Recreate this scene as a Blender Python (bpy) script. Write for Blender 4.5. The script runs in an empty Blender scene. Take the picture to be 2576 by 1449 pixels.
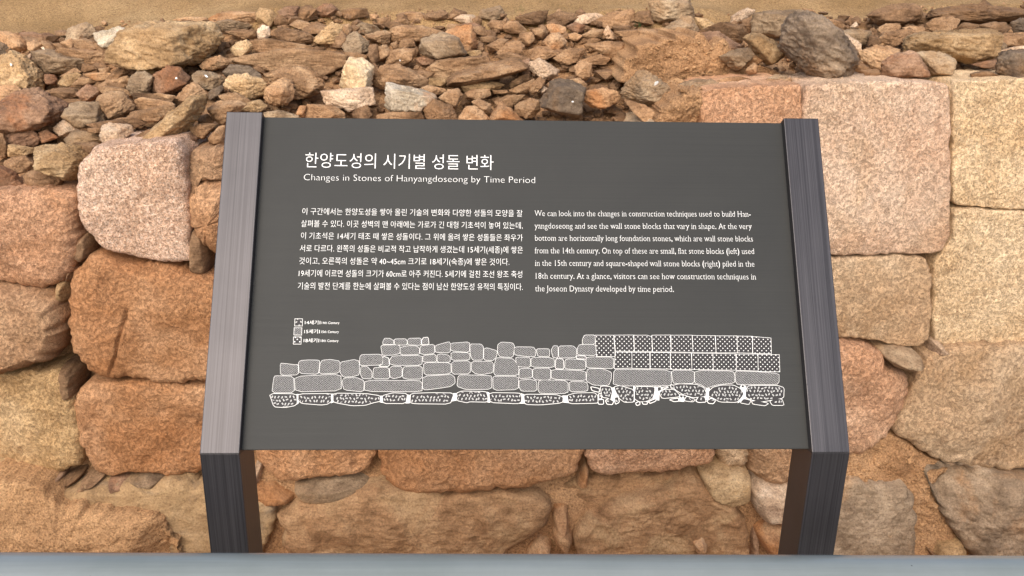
import bpy, bmesh, math, random, colorsys
import numpy as np
from mathutils import Vector, Matrix

# ------------------------------------------------------------------ camera, sky, sun, exposure
SC = bpy.context.scene
C = SC.collection
FOC = 2300.0                                   # focal length in units of a 2576 px wide picture
PITCH, YAW, ROLL = 0.34161, 0.03886, 0.01759
KNEE = 0.85                                    # height of the bend in the sign posts
CAM = np.array([-0.07078, -1.11258, 0.63804 + KNEE])
LEAN, LEN, PW, PD = 0.59176, 0.50673, 0.05351, 0.075
FWD = np.array([math.sin(YAW)*math.cos(PITCH), math.cos(YAW)*math.cos(PITCH), -math.sin(PITCH)])
_R0 = np.array([math.cos(YAW), -math.sin(YAW), 0.0]); _U0 = np.cross(_R0, FWD)
RGT = _R0*math.cos(ROLL) + _U0*math.sin(ROLL)
UPV = -_R0*math.sin(ROLL) + _U0*math.cos(ROLL)
cam = bpy.data.cameras.new('camera'); camo = bpy.data.objects.new('camera', cam); C.objects.link(camo)
cam.sensor_width = 36.0; cam.lens = FOC/2576*36
cam.clip_start = 0.05; cam.clip_end = 500
camo.matrix_world = Matrix(((RGT[0], UPV[0], -FWD[0], CAM[0]), (RGT[1], UPV[1], -FWD[1], CAM[1]),
                            (RGT[2], UPV[2], -FWD[2], CAM[2]), (0, 0, 0, 1)))
cam.dof.use_dof = True; cam.dof.focus_distance = 1.30; cam.dof.aperture_fstop = 24
SC.camera = camo
SUN_EL, SUN_AZ = math.radians(40), math.radians(196)     # azimuth clockwise from +Y (north)
w = bpy.data.worlds.new('World'); SC.world = w; w.use_nodes = True
nt = w.node_tree; bg = nt.nodes['Background']; sky = nt.nodes.new('ShaderNodeTexSky')
sky.sky_type = 'NISHITA'; sky.sun_disc = False; sky.sun_elevation = SUN_EL; sky.sun_rotation = SUN_AZ
sky.air_density = 1.0; sky.dust_density = 3.0; sky.ozone_density = 0.6
nt.links.new(sky.outputs[0], bg.inputs[0]); bg.inputs[1].default_value = 0.125
sl = bpy.data.lights.new('sun', 'SUN'); sl.energy = 1.5; sl.angle = math.radians(55); sl.color = (1.0, 0.94, 0.86)
so = bpy.data.objects.new('sun', sl); C.objects.link(so)
_d = Vector((math.sin(SUN_AZ)*math.cos(SUN_EL), math.cos(SUN_AZ)*math.cos(SUN_EL), math.sin(SUN_EL)))
so.rotation_euler = _d.to_track_quat('Z', 'Y').to_euler(); so.location = (0, -3, 6)
SC.view_settings.view_transform = 'Standard'; SC.view_settings.look = 'None'
SC.view_settings.exposure = 0.80; SC.view_settings.gamma = 1.0; SC.view_settings.use_curve_mapping = False
rng = random.Random(7); NR = np.random.RandomState(11)

# ------------------------------------------------------------------ picture point -> place
def ray(px, py):
    return FWD + RGT*((px-1288)/FOC) + UPV*((724.5-py)/FOC)
def at_y(px, py, Y):
    d = ray(px, py); return CAM + d*((Y-CAM[1])/d[1])
def at_plane(px, py, p0, n):
    d = ray(px, py); return CAM + d*(np.dot(p0-CAM, n)/np.dot(d, n))
def lin(r, g, b):
    f = lambda v: (v/255/12.92 if v <= 10 else ((v/255+0.055)/1.055)**2.4)
    return (f(r), f(g), f(b), 1.0)

# ------------------------------------------------------------------ noise
def _h(ix, iy, iz, s):
    h = (ix*374761393 + iy*668265263 + iz*1274126177 + s*974634777) & 0xffffffff
    h = ((h ^ (h >> 13))*1103515245) & 0xffffffff
    return ((h ^ (h >> 16)) & 0xffff)/32767.5 - 1.0
def vnoise(p, seed=0):
    f = np.floor(p); i = f.astype(np.int64); t = p-f; t = t*t*t*(t*(t*6-15)+10); r = 0
    for a in (0, 1):
        for b in (0, 1):
            for c in (0, 1):
                wgt = (t[:, 0] if a else 1-t[:, 0])*(t[:, 1] if b else 1-t[:, 1])*(t[:, 2] if c else 1-t[:, 2])
                r = r + wgt*_h(i[:, 0]+a, i[:, 1]+b, i[:, 2]+c, seed)
    return r
def fbm(p, octv=4, seed=0, gain=0.5):
    r, a = 0, 1.0
    for k in range(octv):
        r = r + a*vnoise(p*(2.03**k)+k*17.3, seed+k); a *= gain
    return r

# ------------------------------------------------------------------ linking helpers
def mesh_obj(name, verts, faces, mat, parent=None, smooth=True, loc=None):
    me = bpy.data.meshes.new(name)
    v = np.asarray(verts, float)
    if loc is not None: v = v-np.asarray(loc)
    me.from_pydata(v.tolist(), [], faces); me.materials.append(mat)
    if smooth: me.polygons.foreach_set('use_smooth', [True]*len(me.polygons))
    me.update()
    o = bpy.data.objects.new(name, me); C.objects.link(o)
    if loc is not None: o.location = tuple(float(x) for x in loc)
    if parent is not None: o.parent = parent
    return o
def empty(name, loc, label, cat, group=None):
    o = bpy.data.objects.new(name, None); C.objects.link(o); o.location = loc; o.empty_display_size = 0.1
    return tag(o, label, cat, group)
def tag(o, label=None, cat=None, group=None, kind=None):
    if label: o['label'] = label
    if cat: o['category'] = cat
    if group: o['group'] = group
    if kind: o['kind'] = kind
    return o

# ------------------------------------------------------------------ materials
class N:
    def __init__(s, name):
        s.m = bpy.data.materials.new(name); s.m.use_nodes = True; s.t = s.m.node_tree
        s.b = s.t.nodes['Principled BSDF']
    def n(s, typ, **kw):
        x = s.t.nodes.new(typ)
        for k, v in kw.items():
            if k in x.inputs: x.inputs[k].default_value = v
            else: setattr(x, k, v)
        return x
    def l(s, a, b): s.t.links.new(a, b)
    def ramp(s, fac, stops):
        r = s.n('ShaderNodeValToRGB'); e = r.color_ramp.elements
        while len(e) < len(stops): e.new(0.5)
        for k, (p, c) in enumerate(stops): e[k].position = p; e[k].color = c
        s.l(fac, r.inputs[0]); return r.outputs[0]
    def mix(s, fac, a, b, mode='MIX'):
        x = s.n('ShaderNodeMix', data_type='RGBA', blend_type=mode)
        for v, k in ((fac, 0), (a, 6), (b, 7)):
            if hasattr(v, 'is_linked') or isinstance(v, bpy.types.NodeSocket): s.l(v, x.inputs[k])
            else: x.inputs[k].default_value = v
        return x.outputs[2]
    def coord(s, stretch=(1, 1, 1), rot=(0, 0, 0), rand=True):
        tc = s.n('ShaderNodeTexCoord'); mp = s.n('ShaderNodeMapping'); mp.inputs['Scale'].default_value = stretch
        mp.inputs['Rotation'].default_value = rot
        s.l(tc.outputs['Object'], mp.inputs[0])
        if rand:
            oi = s.n('ShaderNodeObjectInfo'); mu = s.n('ShaderNodeMath', operation='MULTIPLY'); mu.inputs[1].default_value = 91.7
            s.l(oi.outputs['Random'], mu.inputs[0]); s.l(mu.outputs[0], mp.inputs['Location'])
        return mp.outputs[0]
    def noise(s, co, scale, detail=4, rough=0.55, dist=0):
        x = s.n('ShaderNodeTexNoise'); x.inputs['Scale'].default_value = scale; x.inputs['Detail'].default_value = detail
        x.inputs['Roughness'].default_value = rough; x.inputs['Distortion'].default_value = dist
        s.l(co, x.inputs['Vector']); return x.outputs[0]
    def bump(s, hgt, strength, dist, prev=None):
        x = s.n('ShaderNodeBump'); x.inputs['Strength'].default_value = strength; x.inputs['Distance'].default_value = dist
        s.l(hgt, x.inputs['Height'])
        if prev: s.l(prev, x.inputs['Normal'])
        return x.outputs[0]
    def vary(s, col, amount):
        oi = s.n('ShaderNodeObjectInfo'); mr = s.n('ShaderNodeMapRange'); mr.inputs['To Min'].default_value = 1-amount; mr.inputs['To Max'].default_value = 1+amount
        s.l(oi.outputs['Random'], mr.inputs[0]); h = s.n('ShaderNodeHueSaturation'); s.l(mr.outputs[0], h.inputs['Value']); s.l(col, h.inputs['Color'])
        return h.outputs[0]
def rock_mat(name, dark, mid, light, stain=None, streak=0.5, grain=0.25, rough=0.9):
    streak *= 0.75
    """weathered schist or sandstone: patches, bedding streaks, fine grain"""
    k = N(name); co = k.coord()
    a = k.noise(co, 9, 7, 0.62, 0.4)
    col = k.ramp(a, [(0.33, lin(*dark)), (0.5, lin(*mid)), (0.68, lin(*light))])
    st = k.coord((9, 9, 70), (0.25, 0.15, 0))
    b = k.noise(st, 1.6, 5, 0.6, 0.8)
    col = k.mix(streak, col, k.ramp(b, [(0.38, (0.5, 0.46, 0.42, 1)), (0.55, (1, 1, 1, 1)), (0.7, (1.0, 0.97, 0.92, 1))]), 'MULTIPLY')
    if stain:
        s2 = k.noise(co, 5.5, 5, 0.6, 0.6)
        f = k.ramp(s2, [(0.52, (0, 0, 0, 1)), (0.64, (1, 1, 1, 1))])
        bw = k.n('ShaderNodeMath', operation='MULTIPLY'); bw.inputs[1].default_value = 0.75; k.l(f, bw.inputs[0])
        col = k.mix(bw.outputs[0], col, lin(*stain))
    g = k.noise(co, 170, 4, 0.7)
    col = k.mix(min(1, grain*2.6), col, k.ramp(g, [(0.36, (0.55, 0.52, 0.5, 1)), (0.48, (0.97, 0.97, 0.97, 1)), (0.54, (1, 1, 1, 1)), (0.63, (1.3, 1.28, 1.24, 1))]), 'MULTIPLY')
    dk = k.noise(co, 16, 7, 0.72, 0.5)
    col = k.mix(0.6, col, k.ramp(dk, [(0.34, (0.6, 0.56, 0.52, 1)), (0.46, (1, 1, 1, 1)), (0.62, (1.12, 1.1, 1.08, 1))]), 'MULTIPLY')
    k.l(k.vary(col, 0.16), k.b.inputs['Base Color']); k.b.inputs['Roughness'].default_value = rough
    k.b.inputs['Specular IOR Level'].default_value = 0.2
    n1 = k.bump(k.noise(co, 60, 9, 0.75), 0.85, 0.008)
    n2 = k.bump(b, 0.5*streak, 0.006, n1); n3 = k.bump(g, 0.35, 0.002, n2)
    k.l(n3, k.b.inputs['Normal']); return k.m
def granite_mat(name, base, light, dark, warm, speck=0.6, big=3.0):
    """coarse weathered granite: pale and dark crystals over slow changes of tone"""
    k = N(name); co = k.coord()
    a = k.noise(co, big, 6, 0.6, 0.3)
    col = k.ramp(a, [(0.36, lin(*warm)), (0.5, lin(*base)), (0.64, lin(*light))])
    g = k.noise(co, 170, 3, 0.65)
    col = k.mix(speck, col, k.ramp(g, [(0.36, lin(*dark)), (0.455, lin(*base)), (0.53, lin(*base)), (0.61, lin(*light))]))
    g2 = k.noise(co, 330, 2, 0.5)
    col = k.mix(0.4+0.5*speck, col, k.ramp(g2, [(0.36, (0.42, 0.38, 0.36, 1)), (0.46, (0.95, 0.95, 0.95, 1)), (0.54, (1, 1, 1, 1)), (0.64, (1.4, 1.42, 1.42, 1))]), 'MULTIPLY')
    pt = k.noise(co, 3.4, 5, 0.6, 1.2)                     # dust and rust washed over part of the face
    col = k.mix(0.8, col, k.ramp(pt, [(0.36, (0.84, 0.78, 0.70, 1)), (0.5, (1, 1, 1, 1)), (0.64, (1.06, 1.08, 1.1, 1))]), 'MULTIPLY')
    d = k.noise(co, 5.5, 9, 0.78, 0.9)
    col = k.mix(0.8, col, k.ramp(d, [(0.32, (0.42, 0.38, 0.36, 1)), (0.43, (1, 1, 1, 1))]), 'MULTIPLY')
    d2 = k.noise(co, 24, 6, 0.7, 0.4)
    col = k.mix(0.5, col, k.ramp(d2, [(0.36, (0.66, 0.6, 0.56, 1)), (0.46, (1, 1, 1, 1)), (0.62, (1.08, 1.07, 1.05, 1))]), 'MULTIPLY')
    k.l(k.vary(col, 0.06), k.b.inputs['Base Color']); k.b.inputs['Roughness'].default_value = 0.9; k.b.inputs['Specular IOR Level'].default_value = 0.15
    pit = k.noise(co, 95, 6, 0.75); rg = k.ramp(pit, [(0.36, (0, 0, 0, 1)), (0.5, (.8, .8, .8, 1)), (0.7, (1, 1, 1, 1))])
    n1 = k.bump(rg, 0.8, 0.006); n2 = k.bump(g, 0.6, 0.003, n1); k.l(n2, k.b.inputs['Normal']); return k.m
def soil_mat(name, a, b, c, grain=190):
    k = N(name); co = k.coord(rand=False)
    col = k.ramp(k.noise(co, 3.5, 6, 0.6, 0.3), [(0.35, lin(*a)), (0.52, lin(*b)), (0.68, lin(*c))])
    g = k.noise(co, grain, 2, 0.6)
    col = k.mix(0.8, col, k.ramp(g, [(0.36, (0.5, 0.47, 0.44, 1)), (0.47, (0.97, 0.97, 0.97, 1)), (0.55, (1, 1, 1, 1)), (0.64, (1.4, 1.38, 1.32, 1))]), 'MULTIPLY')
    g1 = k.noise(co, 75, 6, 0.7)
    col = k.mix(0.6, col, k.ramp(g1, [(0.36, (0.62, 0.58, 0.54, 1)), (0.48, (1, 1, 1, 1)), (0.64, (1.15, 1.12, 1.1, 1))]), 'MULTIPLY')
    k.l(col, k.b.inputs['Base Color']); k.b.inputs['Roughness'].default_value = 0.95; k.b.inputs['Specular IOR Level'].default_value = 0.1
    n1 = k.bump(g1, 0.8, 0.008); n2 = k.bump(g, 0.8, 0.004, n1); k.l(n2, k.b.inputs['Normal']); return k.m
M = {}
M['t'] = rock_mat('rubble_tan', (128, 98, 71), (164, 129, 96), (190, 157, 122), None, 0.55, 0.3)
M['d'] = rock_mat('rubble_dark', (98, 75, 56), (132, 103, 77), (158, 127, 97), (138, 105, 74), 0.65, 0.3)
M['g'] = rock_mat('rubble_grey', (124, 102, 80), (157, 133, 106), (186, 163, 134), (158, 126, 92), 0.55, 0.3)
M['o'] = rock_mat('rubble_ochre', (152, 112, 80), (184, 145, 108), (206, 170, 133), (174, 120, 76), 0.4, 0.3)
M['r'] = rock_mat('rubble_rust', (112, 85, 67), (148, 115, 90), (174, 141, 114), (160, 110, 76), 0.55, 0.3)
M['p'] = rock_mat('rubble_pink', (162, 134, 110), (196, 168, 140), (220, 196, 170), (200, 160, 124), 0.3, 0.4)
M['y'] = rock_mat('rubble_yellow', (148, 118, 83), (181, 149, 110), (206, 177, 138), None, 0.45, 0.35)
M['w'] = rock_mat('rubble_pale', (168, 150, 126), (202, 186, 162), (226, 212, 192), (200, 150, 108), 0.3, 0.35)
M['b'] = rock_mat('rubble_slate', (90, 77, 66), (123, 106, 89), (150, 131, 110), (130, 102, 76), 0.6, 0.3)
M['cream'] = rock_mat('rubble_cream', (196, 164, 124), (224, 196, 156), (236, 214, 182), (200, 150, 100), 0.15, 0.3)
M['pinkgran'] = granite_mat('granite_pink', (220, 182, 154), (238, 212, 190), (160, 122, 98), (208, 164, 132), 0.75)
M['palegran'] = granite_mat('granite_rose', (212, 178, 150), (228, 202, 176), (170, 134, 108), (204, 160, 128), 0.4)
M['orange'] = granite_mat('granite_orange', (180, 132, 93), (200, 156, 118), (134, 96, 68), (172, 120, 80), 0.3)
M['salmon'] = granite_mat('granite_salmon', (196, 150, 116), (215, 176, 144), (150, 112, 86), (190, 144, 110), 0.4)
M['brownst'] = granite_mat('granite_brown', (168, 130, 98), (190, 154, 120), (126, 98, 74), (160, 120, 88), 0.3)
M['yellow'] = granite_mat('granite_yellow', (218, 186, 146), (234, 208, 172), (168, 136, 104), (208, 172, 130), 0.55)
M['tangran'] = granite_mat('granite_tan', (188, 156, 122), (206, 178, 146), (150, 122, 96), (190, 154, 118), 0.28)
M['found'] = rock_mat('foundation_brown', (144, 108, 76), (170, 132, 96), (188, 152, 114), (182, 150, 112), 0.6, 0.3)
M['foundsand'] = rock_mat('foundation_sandy', (156, 126, 92), (178, 147, 108), (192, 162, 124), (138, 120, 100), 0.25, 0.25)
M['foundgrey'] = rock_mat('foundation_grey', (126, 106, 86), (158, 137, 113), (184, 162, 136), (186, 146, 106), 0.45, 0.3)
M['honey'] = granite_mat('granite_honey', (194, 160, 116), (212, 182, 142), (148, 118, 86), (184, 148, 104), 0.4)
M['founddark'] = rock_mat('foundation_dark', (104, 88, 72), (136, 116, 95), (164, 143, 119), (150, 116, 84), 0.5, 0.3)
M['soil'] = soil_mat('earth', (156, 120, 86), (178, 140, 102), (194, 158, 118))
M['ochresoil'] = soil_mat('ochre_earth', (150, 114, 82), (168, 131, 96), (182, 146, 110))
M['sand'] = soil_mat('sandy_soil', (148, 118, 80), (162, 131, 92), (174, 144, 104), 200)
M['paving'] = soil_mat('paving', (140, 138, 136), (158, 156, 152), (172, 170, 166), 200)
def metal_mat(name, col_a, col_b, axis, rough, metallic=1.0, spots=False):
    k = N(name); st = {'z': (900, 900, 4), 'x': (5, 700, 800)}[axis]
    co = k.coord(st, rand=True)
    n = k.noise(co, 1.0, 4, 0.7)
    co2 = k.coord({'z': (620, 620, 1.0), 'x': (1.5, 420, 500)}[axis], rand=True); n2 = k.noise(co2, 1.0, 3, 0.6)
    mx = k.n('ShaderNodeMath', operation='ADD'); k.l(n, mx.inputs[0]); k.l(n2, mx.inputs[1])
    hv = k.n('ShaderNodeMath', operation='MULTIPLY'); k.l(mx.outputs[0], hv.inputs[0]); hv.inputs[1].default_value = 0.5
    col = k.ramp(hv.outputs[0], [(0.38, col_a), (0.62, col_b)])
    dst = k.noise(k.coord(rand=False), 4.5, 6, 0.65, 0.5); col = k.mix(0.5, col, k.ramp(dst, [(0.35, (0.86, 0.86, 0.86, 1)), (0.65, (1.16, 1.15, 1.13, 1))]), 'MULTIPLY')
    k.l(col, k.b.inputs['Base Color']); k.b.inputs['Metallic'].default_value = metallic; k.b.inputs['Specular IOR Level'].default_value = 0.35
    mr = k.n('ShaderNodeMapRange'); k.l(hv.outputs[0], mr.inputs[0]); mr.inputs['From Min'].default_value = 0.3; mr.inputs['From Max'].default_value = 0.7
    mr.inputs['To Min'].default_value = rough-0.08; mr.inputs['To Max'].default_value = rough+0.08
    k.l(mr.outputs[0], k.b.inputs['Roughness']); return k.m
M['post'] = metal_mat('brushed_bronze_steel', (0.039, 0.037, 0.040, 1), (0.078, 0.074, 0.079, 1), 'z', 0.36, 0.68)
M['panel'] = metal_mat('dark_brushed_plate', (0.025, 0.0255, 0.024, 1), (0.034, 0.034, 0.032, 1), 'x', 0.6, 0.25)
def plain(name, col, rough, metallic=0.0, spec=0.5):
    k = N(name); k.b.inputs['Base Color'].default_value = col; k.b.inputs['Roughness'].default_value = rough
    k.b.inputs['Metallic'].default_value = metallic; k.b.inputs['Specular IOR Level'].default_value = spec; return k.m
M['ink'] = plain('white_print', (0.82, 0.81, 0.78, 1), 0.6)
M['plate_dark'] = plain('bare_plate_between_marks', (0.031, 0.029, 0.030, 1), 0.6, 0.2, 0.35)
def rail_mat():
    k = N('grey_rail_paint'); co = k.coord((1, 1, 1), rand=False)
    col = k.ramp(k.noise(co, 5, 6, 0.6), [(0.35, (0.185, 0.21, 0.20, 1)), (0.65, (0.225, 0.25, 0.245, 1))])
    st = k.coord((2, 90, 90), rand=False); s = k.noise(st, 1.0, 4, 0.7)
    col = k.mix(0.5, col, k.ramp(s, [(0.3, (0.8, 0.8, 0.8, 1)), (0.6, (1.05, 1.05, 1.05, 1))]), 'MULTIPLY')
    ch = k.noise(co, 38, 2, 0.5); col = k.mix(k.ramp(ch, [(0.775, (0, 0, 0, 1)), (0.785, (1, 1, 1, 1))]), col, (0.03, 0.03, 0.03, 1))
    k.l(col, k.b.inputs['Base Color']); k.b.inputs['Roughness'].default_value = 0.24; k.b.inputs['Specular IOR Level'].default_value = 0.6
    k.l(k.bump(s, 0.12, 0.002), k.b.inputs['Normal']); return k.m
M['rail'] = rail_mat()
M['dry_grass'] = plain('dry_grass', (0.30, 0.22, 0.10, 1), 0.9, 0, 0.2); M['green_grass'] = plain('green_grass', (0.07, 0.10, 0.035, 1), 0.9, 0, 0.2)

# ------------------------------------------------------------------ terrain
WY = 1.39                                        # front face of the old wall
YT = np.array([(-3000, 475), (0, 475), (200, 440), (232, 372), (570, 362), (800, 420), (1300, 430), (1700, 300), (1762, 236), (2015, 212), (2576, 203), (6000, 203)], float)
YS = np.array([(-3000, 82), (0, 82), (150, 76), (280, 62), (500, 46), (700, 18), (850, 22), (1100, 28), (1300, 27), (1500, 30), (1700, 24), (1850, 34), (2000, 36), (2150, 44), (2300, 24), (2576, 14), (6000, 14)], float)
ytop = lambda px: np.interp(px, YT[:, 0], YT[:, 1])
ysand = lambda px: np.interp(px, YS[:, 0], YS[:, 1])
Y0, YD = WY+0.03, 0.80
def surf_y(px, py):
    a, b = ytop(px), ysand(px); v = (a-py)/(a-b)
    return Y0+max(v, -0.02)*YD
def build_bank():
    pxs = np.concatenate([np.linspace(-3000, -200, 15), np.linspace(-150, 2730, 241), np.linspace(2800, 5600, 15)])
    rows = []
    base = []
    for px in pxs:
        p = at_y(px, ytop(px), Y0); base.append((p[0], Y0, -0.55))
    rows.append(base)
    for k in range(1, 30):
        rows.append([(lambda p: (p[0], Y0, -0.55+(p[2]-0.05+0.55)*k/30))(at_y(px, ytop(px), Y0)) for px in pxs])
    last = None
    for v in np.linspace(0, 1, 46):
        r = []
        for px in pxs:
            p = at_y(px, ytop(px)-v*(ytop(px)-ysand(px)), Y0+v*YD); r.append((p[0], p[1], p[2]-0.058*(1-v*v)))
        rows.append(r); last = r
    for dy, dz in [(0.04, .004), (.1, .014), (.18, .03), (.28, .055), (.4, .09), (.55, .14), (.75, .21), (1.0, .3), (1.5, .5), (2.5, .8), (6, 1.0), (20, 1.2), (60, 1.2)]:
        rows.append([(x+(x-CAM[0])*dy/(y-CAM[1]), y+dy, z+dz) for x, y, z in last])
    P = np.array(rows); nr, nc = P.shape[:2]; V = P.reshape(-1, 3).copy()
    zf = at_y(1288, 1185, WY)[2]; sk = V[:, 1] < Y0+.001; V[sk, 1] += 0.05-0.125*np.clip((zf+0.04-V[sk, 2])/0.08, 0, 1)
    nz = fbm(V*4.5, 4, 3)*0.016+fbm(V*26, 3, 9)*0.004
    V[:, 2] += nz*(V[:, 1] < 6); V[:30*nc, 1] += fbm(V[:30*nc]*9, 4, 21)*0.012
    F = [(i*nc+j, i*nc+j+1, (i+1)*nc+j+1, (i+1)*nc+j) for i in range(nr-1) for j in range(nc-1)]
    ob = mesh_obj('sand_bank', V, F, M['sand']); ob.data.materials.append(M['ochresoil'])
    for i, p in enumerate(ob.data.polygons):
        if i//(nc-1) < 30+40: p.material_index = 1
    return tag(ob, 'sandy earth bank behind and under the rubble', 'ground', None, 'structure')
build_bank()
def build_ground():
    ys = [-60, -20, -6, -3, -1.5, -0.5, 0.2, 0.70, 0.72, 0.73, 0.80, 0.95, 1.1, 1.25, 1.4, 1.6]
    zs = [0, 0, 0, 0, 0, 0, 0, 0, -0.01, -0.2, -0.36, -0.38, -0.38, -0.37, -0.36, -0.36]
    xs = np.concatenate([[-60, -20, -8], np.linspace(-4, 4, 121), [8, 20, 60]])
    V = np.array([(x, y, z) for y, z in zip(ys, zs) for x in xs], float); nc = len(xs)
    V[:, 2] += np.where(V[:, 1] > 0.75, fbm(V*6, 3, 5)*0.02, 0)
    F = [(i*nc+j, i*nc+j+1, (i+1)*nc+j+1, (i+1)*nc+j) for i in range(len(ys)-1) for j in range(nc-1)]
    o = tag(mesh_obj('ground', V, F, M['soil']), 'trench floor and walkway in front of the wall', 'ground', None, 'structure')
    o.data.materials.append(M['paving'])
    for p in o.data.polygons:
        if p.center[1] < 0.72: p.material_index = 1
    return o
build_ground()

# ------------------------------------------------------------------ shaped stone faces
def chaikin(p, it=2, q=0.22):
    for _ in range(it):
        n = np.roll(p, -1, 0); p = np.stack([p*(1-q)+n*q, p*q+n*(1-q)], 1).reshape(-1, 2)
    return p
def resample(p, n):
    d = np.linalg.norm(np.roll(p, -1, 0)-p, axis=1); s = np.concatenate([[0], np.cumsum(d)]); q = np.vstack([p, p[:1]])
    t = np.linspace(0, s[-1], n, endpoint=False); return np.stack([np.interp(t, s, q[:, 0]), np.interp(t, s, q[:, 1])], 1)
_bs = [100]
def block(name, poly, mat, parent=None, off=0.0, R=0.04, bulge=0.012, depth=0.28, rough=0.010, facets=0, edge=0.009, q=0.2, label=None, Y=None, kind=None, ridge=None, crack=None, nout=180, nring=54):
    """one worked or natural stone: outline on the wall face, rounded arrises, uneven face, real depth"""
    _bs[0] += 13; seed = _bs[0]; rs = np.random.RandomState(seed)
    Yp = (WY if Y is None else Y)-off
    o = np.array([at_y(px, py, Yp) for px, py in poly])[:, [0, 2]]
    o = resample(chaikin(o, 3, q), nout)
    c = (o.min(0)+o.max(0))/2*0.5+o.mean(0)*0.5; o = o+(o-c)/np.linalg.norm(o-c, axis=1)[:, None]*0.003
    s3 = np.stack([o[:, 0], o[:, 1], np.full(len(o), seed*1.7)], 1)
    dirs = (o-c)/np.linalg.norm(o-c, axis=1)[:, None]
    o = o+dirs*(fbm(s3*24, 5, seed, .62)*edge)[:, None]
    rad = np.linalg.norm(o-c, axis=1)
    t = np.linspace(0, 1, nring)[1:]; S = 0.5*t+0.5*np.sin(t*math.pi/2)
    V = [(c[0], c[1], 0.0, 1.0)]
    pts = [np.array([[c[0], c[1]]])]; D = [np.array([rad.min()])]; SS = [np.array([0.0])]
    for sv in S:
        pts.append(c+(o-c)*sv); D.append((1-sv)*rad*0.92); SS.append(np.full(nout, sv))
    XY = np.vstack(pts); D = np.concatenate(D); SS = np.concatenate(SS)
    Rl = R*(1+0.45*fbm(np.stack([XY[:, 0], XY[:, 1], np.full(len(XY), seed*0.3)], 1)*5, 2, seed+5))
    u = np.clip(D/Rl, 0, 1); hgt = Rl*np.sqrt(1-(1-u)**2)+bulge*(1-SS**2)
    q3 = np.stack([XY[:, 0], XY[:, 1], np.full(len(XY), seed*0.9)], 1)
    hgt += u**0.5*(fbm(q3*5, 2, seed+1)*rough*0.8+fbm(q3*30, 4, seed+2, 0.7)*rough*0.22+np.abs(fbm(q3*11, 4, seed+3, .6))*-rough*0.4)
    if facets:
        sc = rad.mean(); fl = np.full(len(XY), 9.0)
        for k in range(facets):
            a = rs.uniform(0, 2*math.pi); g = rs.uniform(0.15, 0.45); fl = np.minimum(fl, rs.uniform(0.02, 0.05)+g*((XY-c)@np.array([math.cos(a), math.sin(a)]))+0.03)
        hgt = hgt+np.clip(fl, -0.05, 0.05)*u**0.5
    if ridge is not None:                              # two faces that meet along a line between picture points
        A, B, k1, k2 = ridge; A = at_y(*A, Yp)[[0, 2]]; B = at_y(*B, Yp)[[0, 2]]; nn = np.array([-(B-A)[1], (B-A)[0]])/np.linalg.norm(B-A)
        sd = (XY-A)@nn+0.006*fbm(q3*9, 3, seed+7); hgt = hgt-np.where(sd > 0, sd*k1, -sd*k2)*u**0.5
    for ck in crack or []:
        Q = np.array([at_y(a, b, Yp)[[0, 2]] for a, b in ck]); dm = np.full(len(XY), 9.0); XJ = XY+0.004*np.stack([fbm(q3*25, 3, seed+8), fbm(q3*25, 3, seed+9)], 1)
        for a, b in zip(Q[:-1], Q[1:]):
            ab = b-a; tt = np.clip(((XJ-a)@ab)/(ab@ab), 0, 1); dm = np.minimum(dm, np.linalg.norm(XJ-a-tt[:, None]*ab, axis=1))
        hgt = hgt-0.014*np.exp(-(dm/0.0035)**2)
    m3 = np.stack([XY[:, 0], Yp-hgt, XY[:, 1]], 1)
    m = len(m3); back = np.stack([c[0]+(o[:, 0]-c[0])*0.97, np.full(nout, Yp+depth), c[1]+(o[:, 1]-c[1])*0.97], 1)
    m3 = np.vstack([m3, back]); F = []
    for j in range(nout): F.append((0, 1+j, 1+(j+1) % nout))
    for i in range(nring-2):
        a = 1+i*nout; b = a+nout
        for j in range(nout): F.append((a+j, b+j, b+(j+1) % nout, a+(j+1) % nout))
    a = 1+(nring-2)*nout
    for j in range(nout): F.append((a+j, m+j, m+(j+1) % nout, a+(j+1) % nout))
    F.append(tuple(range(m, m+nout)))
    loc = (c[0], Yp, o[:, 1].min()) if parent is None else (c[0], Yp, c[1])
    ob = mesh_obj(name, m3, F, mat, parent, True, loc)
    if parent is not None: ob.location = Vector(loc)-parent.location
    if label: ob['label'] = label
    if kind: ob['kind'] = kind
    return ob
wall = empty('stone_wall', (0, WY, -0.36), 'old dry-laid fortress wall of rounded granite blocks behind the sign', 'wall')
B = lambda poly, mat, **k: block('wall_block', poly, M[mat], wall, **k)
# left part, small rounded blocks
B([(200, 440), (206, 405), (226, 386), (246, 367), (330, 361), (450, 351), (466, 392), (473, 470), (479, 560), (487, 650), (430, 657), (340, 643), (262, 622), (246, 604), (236, 586), (212, 566), (203, 520)], 'pinkgran', off=0.05, R=0.026, rough=0.007, edge=0.005, q=0.08, label='pale speckled pink block at the top of the wall left of the sign')
B([(474, 372), (575, 366), (580, 450), (505, 452), (488, 470), (482, 520), (476, 470)], 'brownst', off=0.0, R=0.03)
B([(484, 480), (500, 457), (590, 452), (600, 640), (545, 630), (505, 590), (486, 545)], 'orange', off=0.01, R=0.05)
B([(-70, 480), (0, 477), (90, 470), (192, 480), (202, 520), (205, 600), (199, 640), (180, 690), (140, 716), (80, 712), (0, 698), (-70, 695)], 'salmon', off=0.03, R=0.035, bulge=0.012)
B([(-70, 702), (0, 701), (60, 708), (140, 724), (166, 740), (182, 800), (176, 850), (155, 888), (60, 920), (-70, 940)], 'brownst', off=0.02, R=0.032, facets=2)
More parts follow.
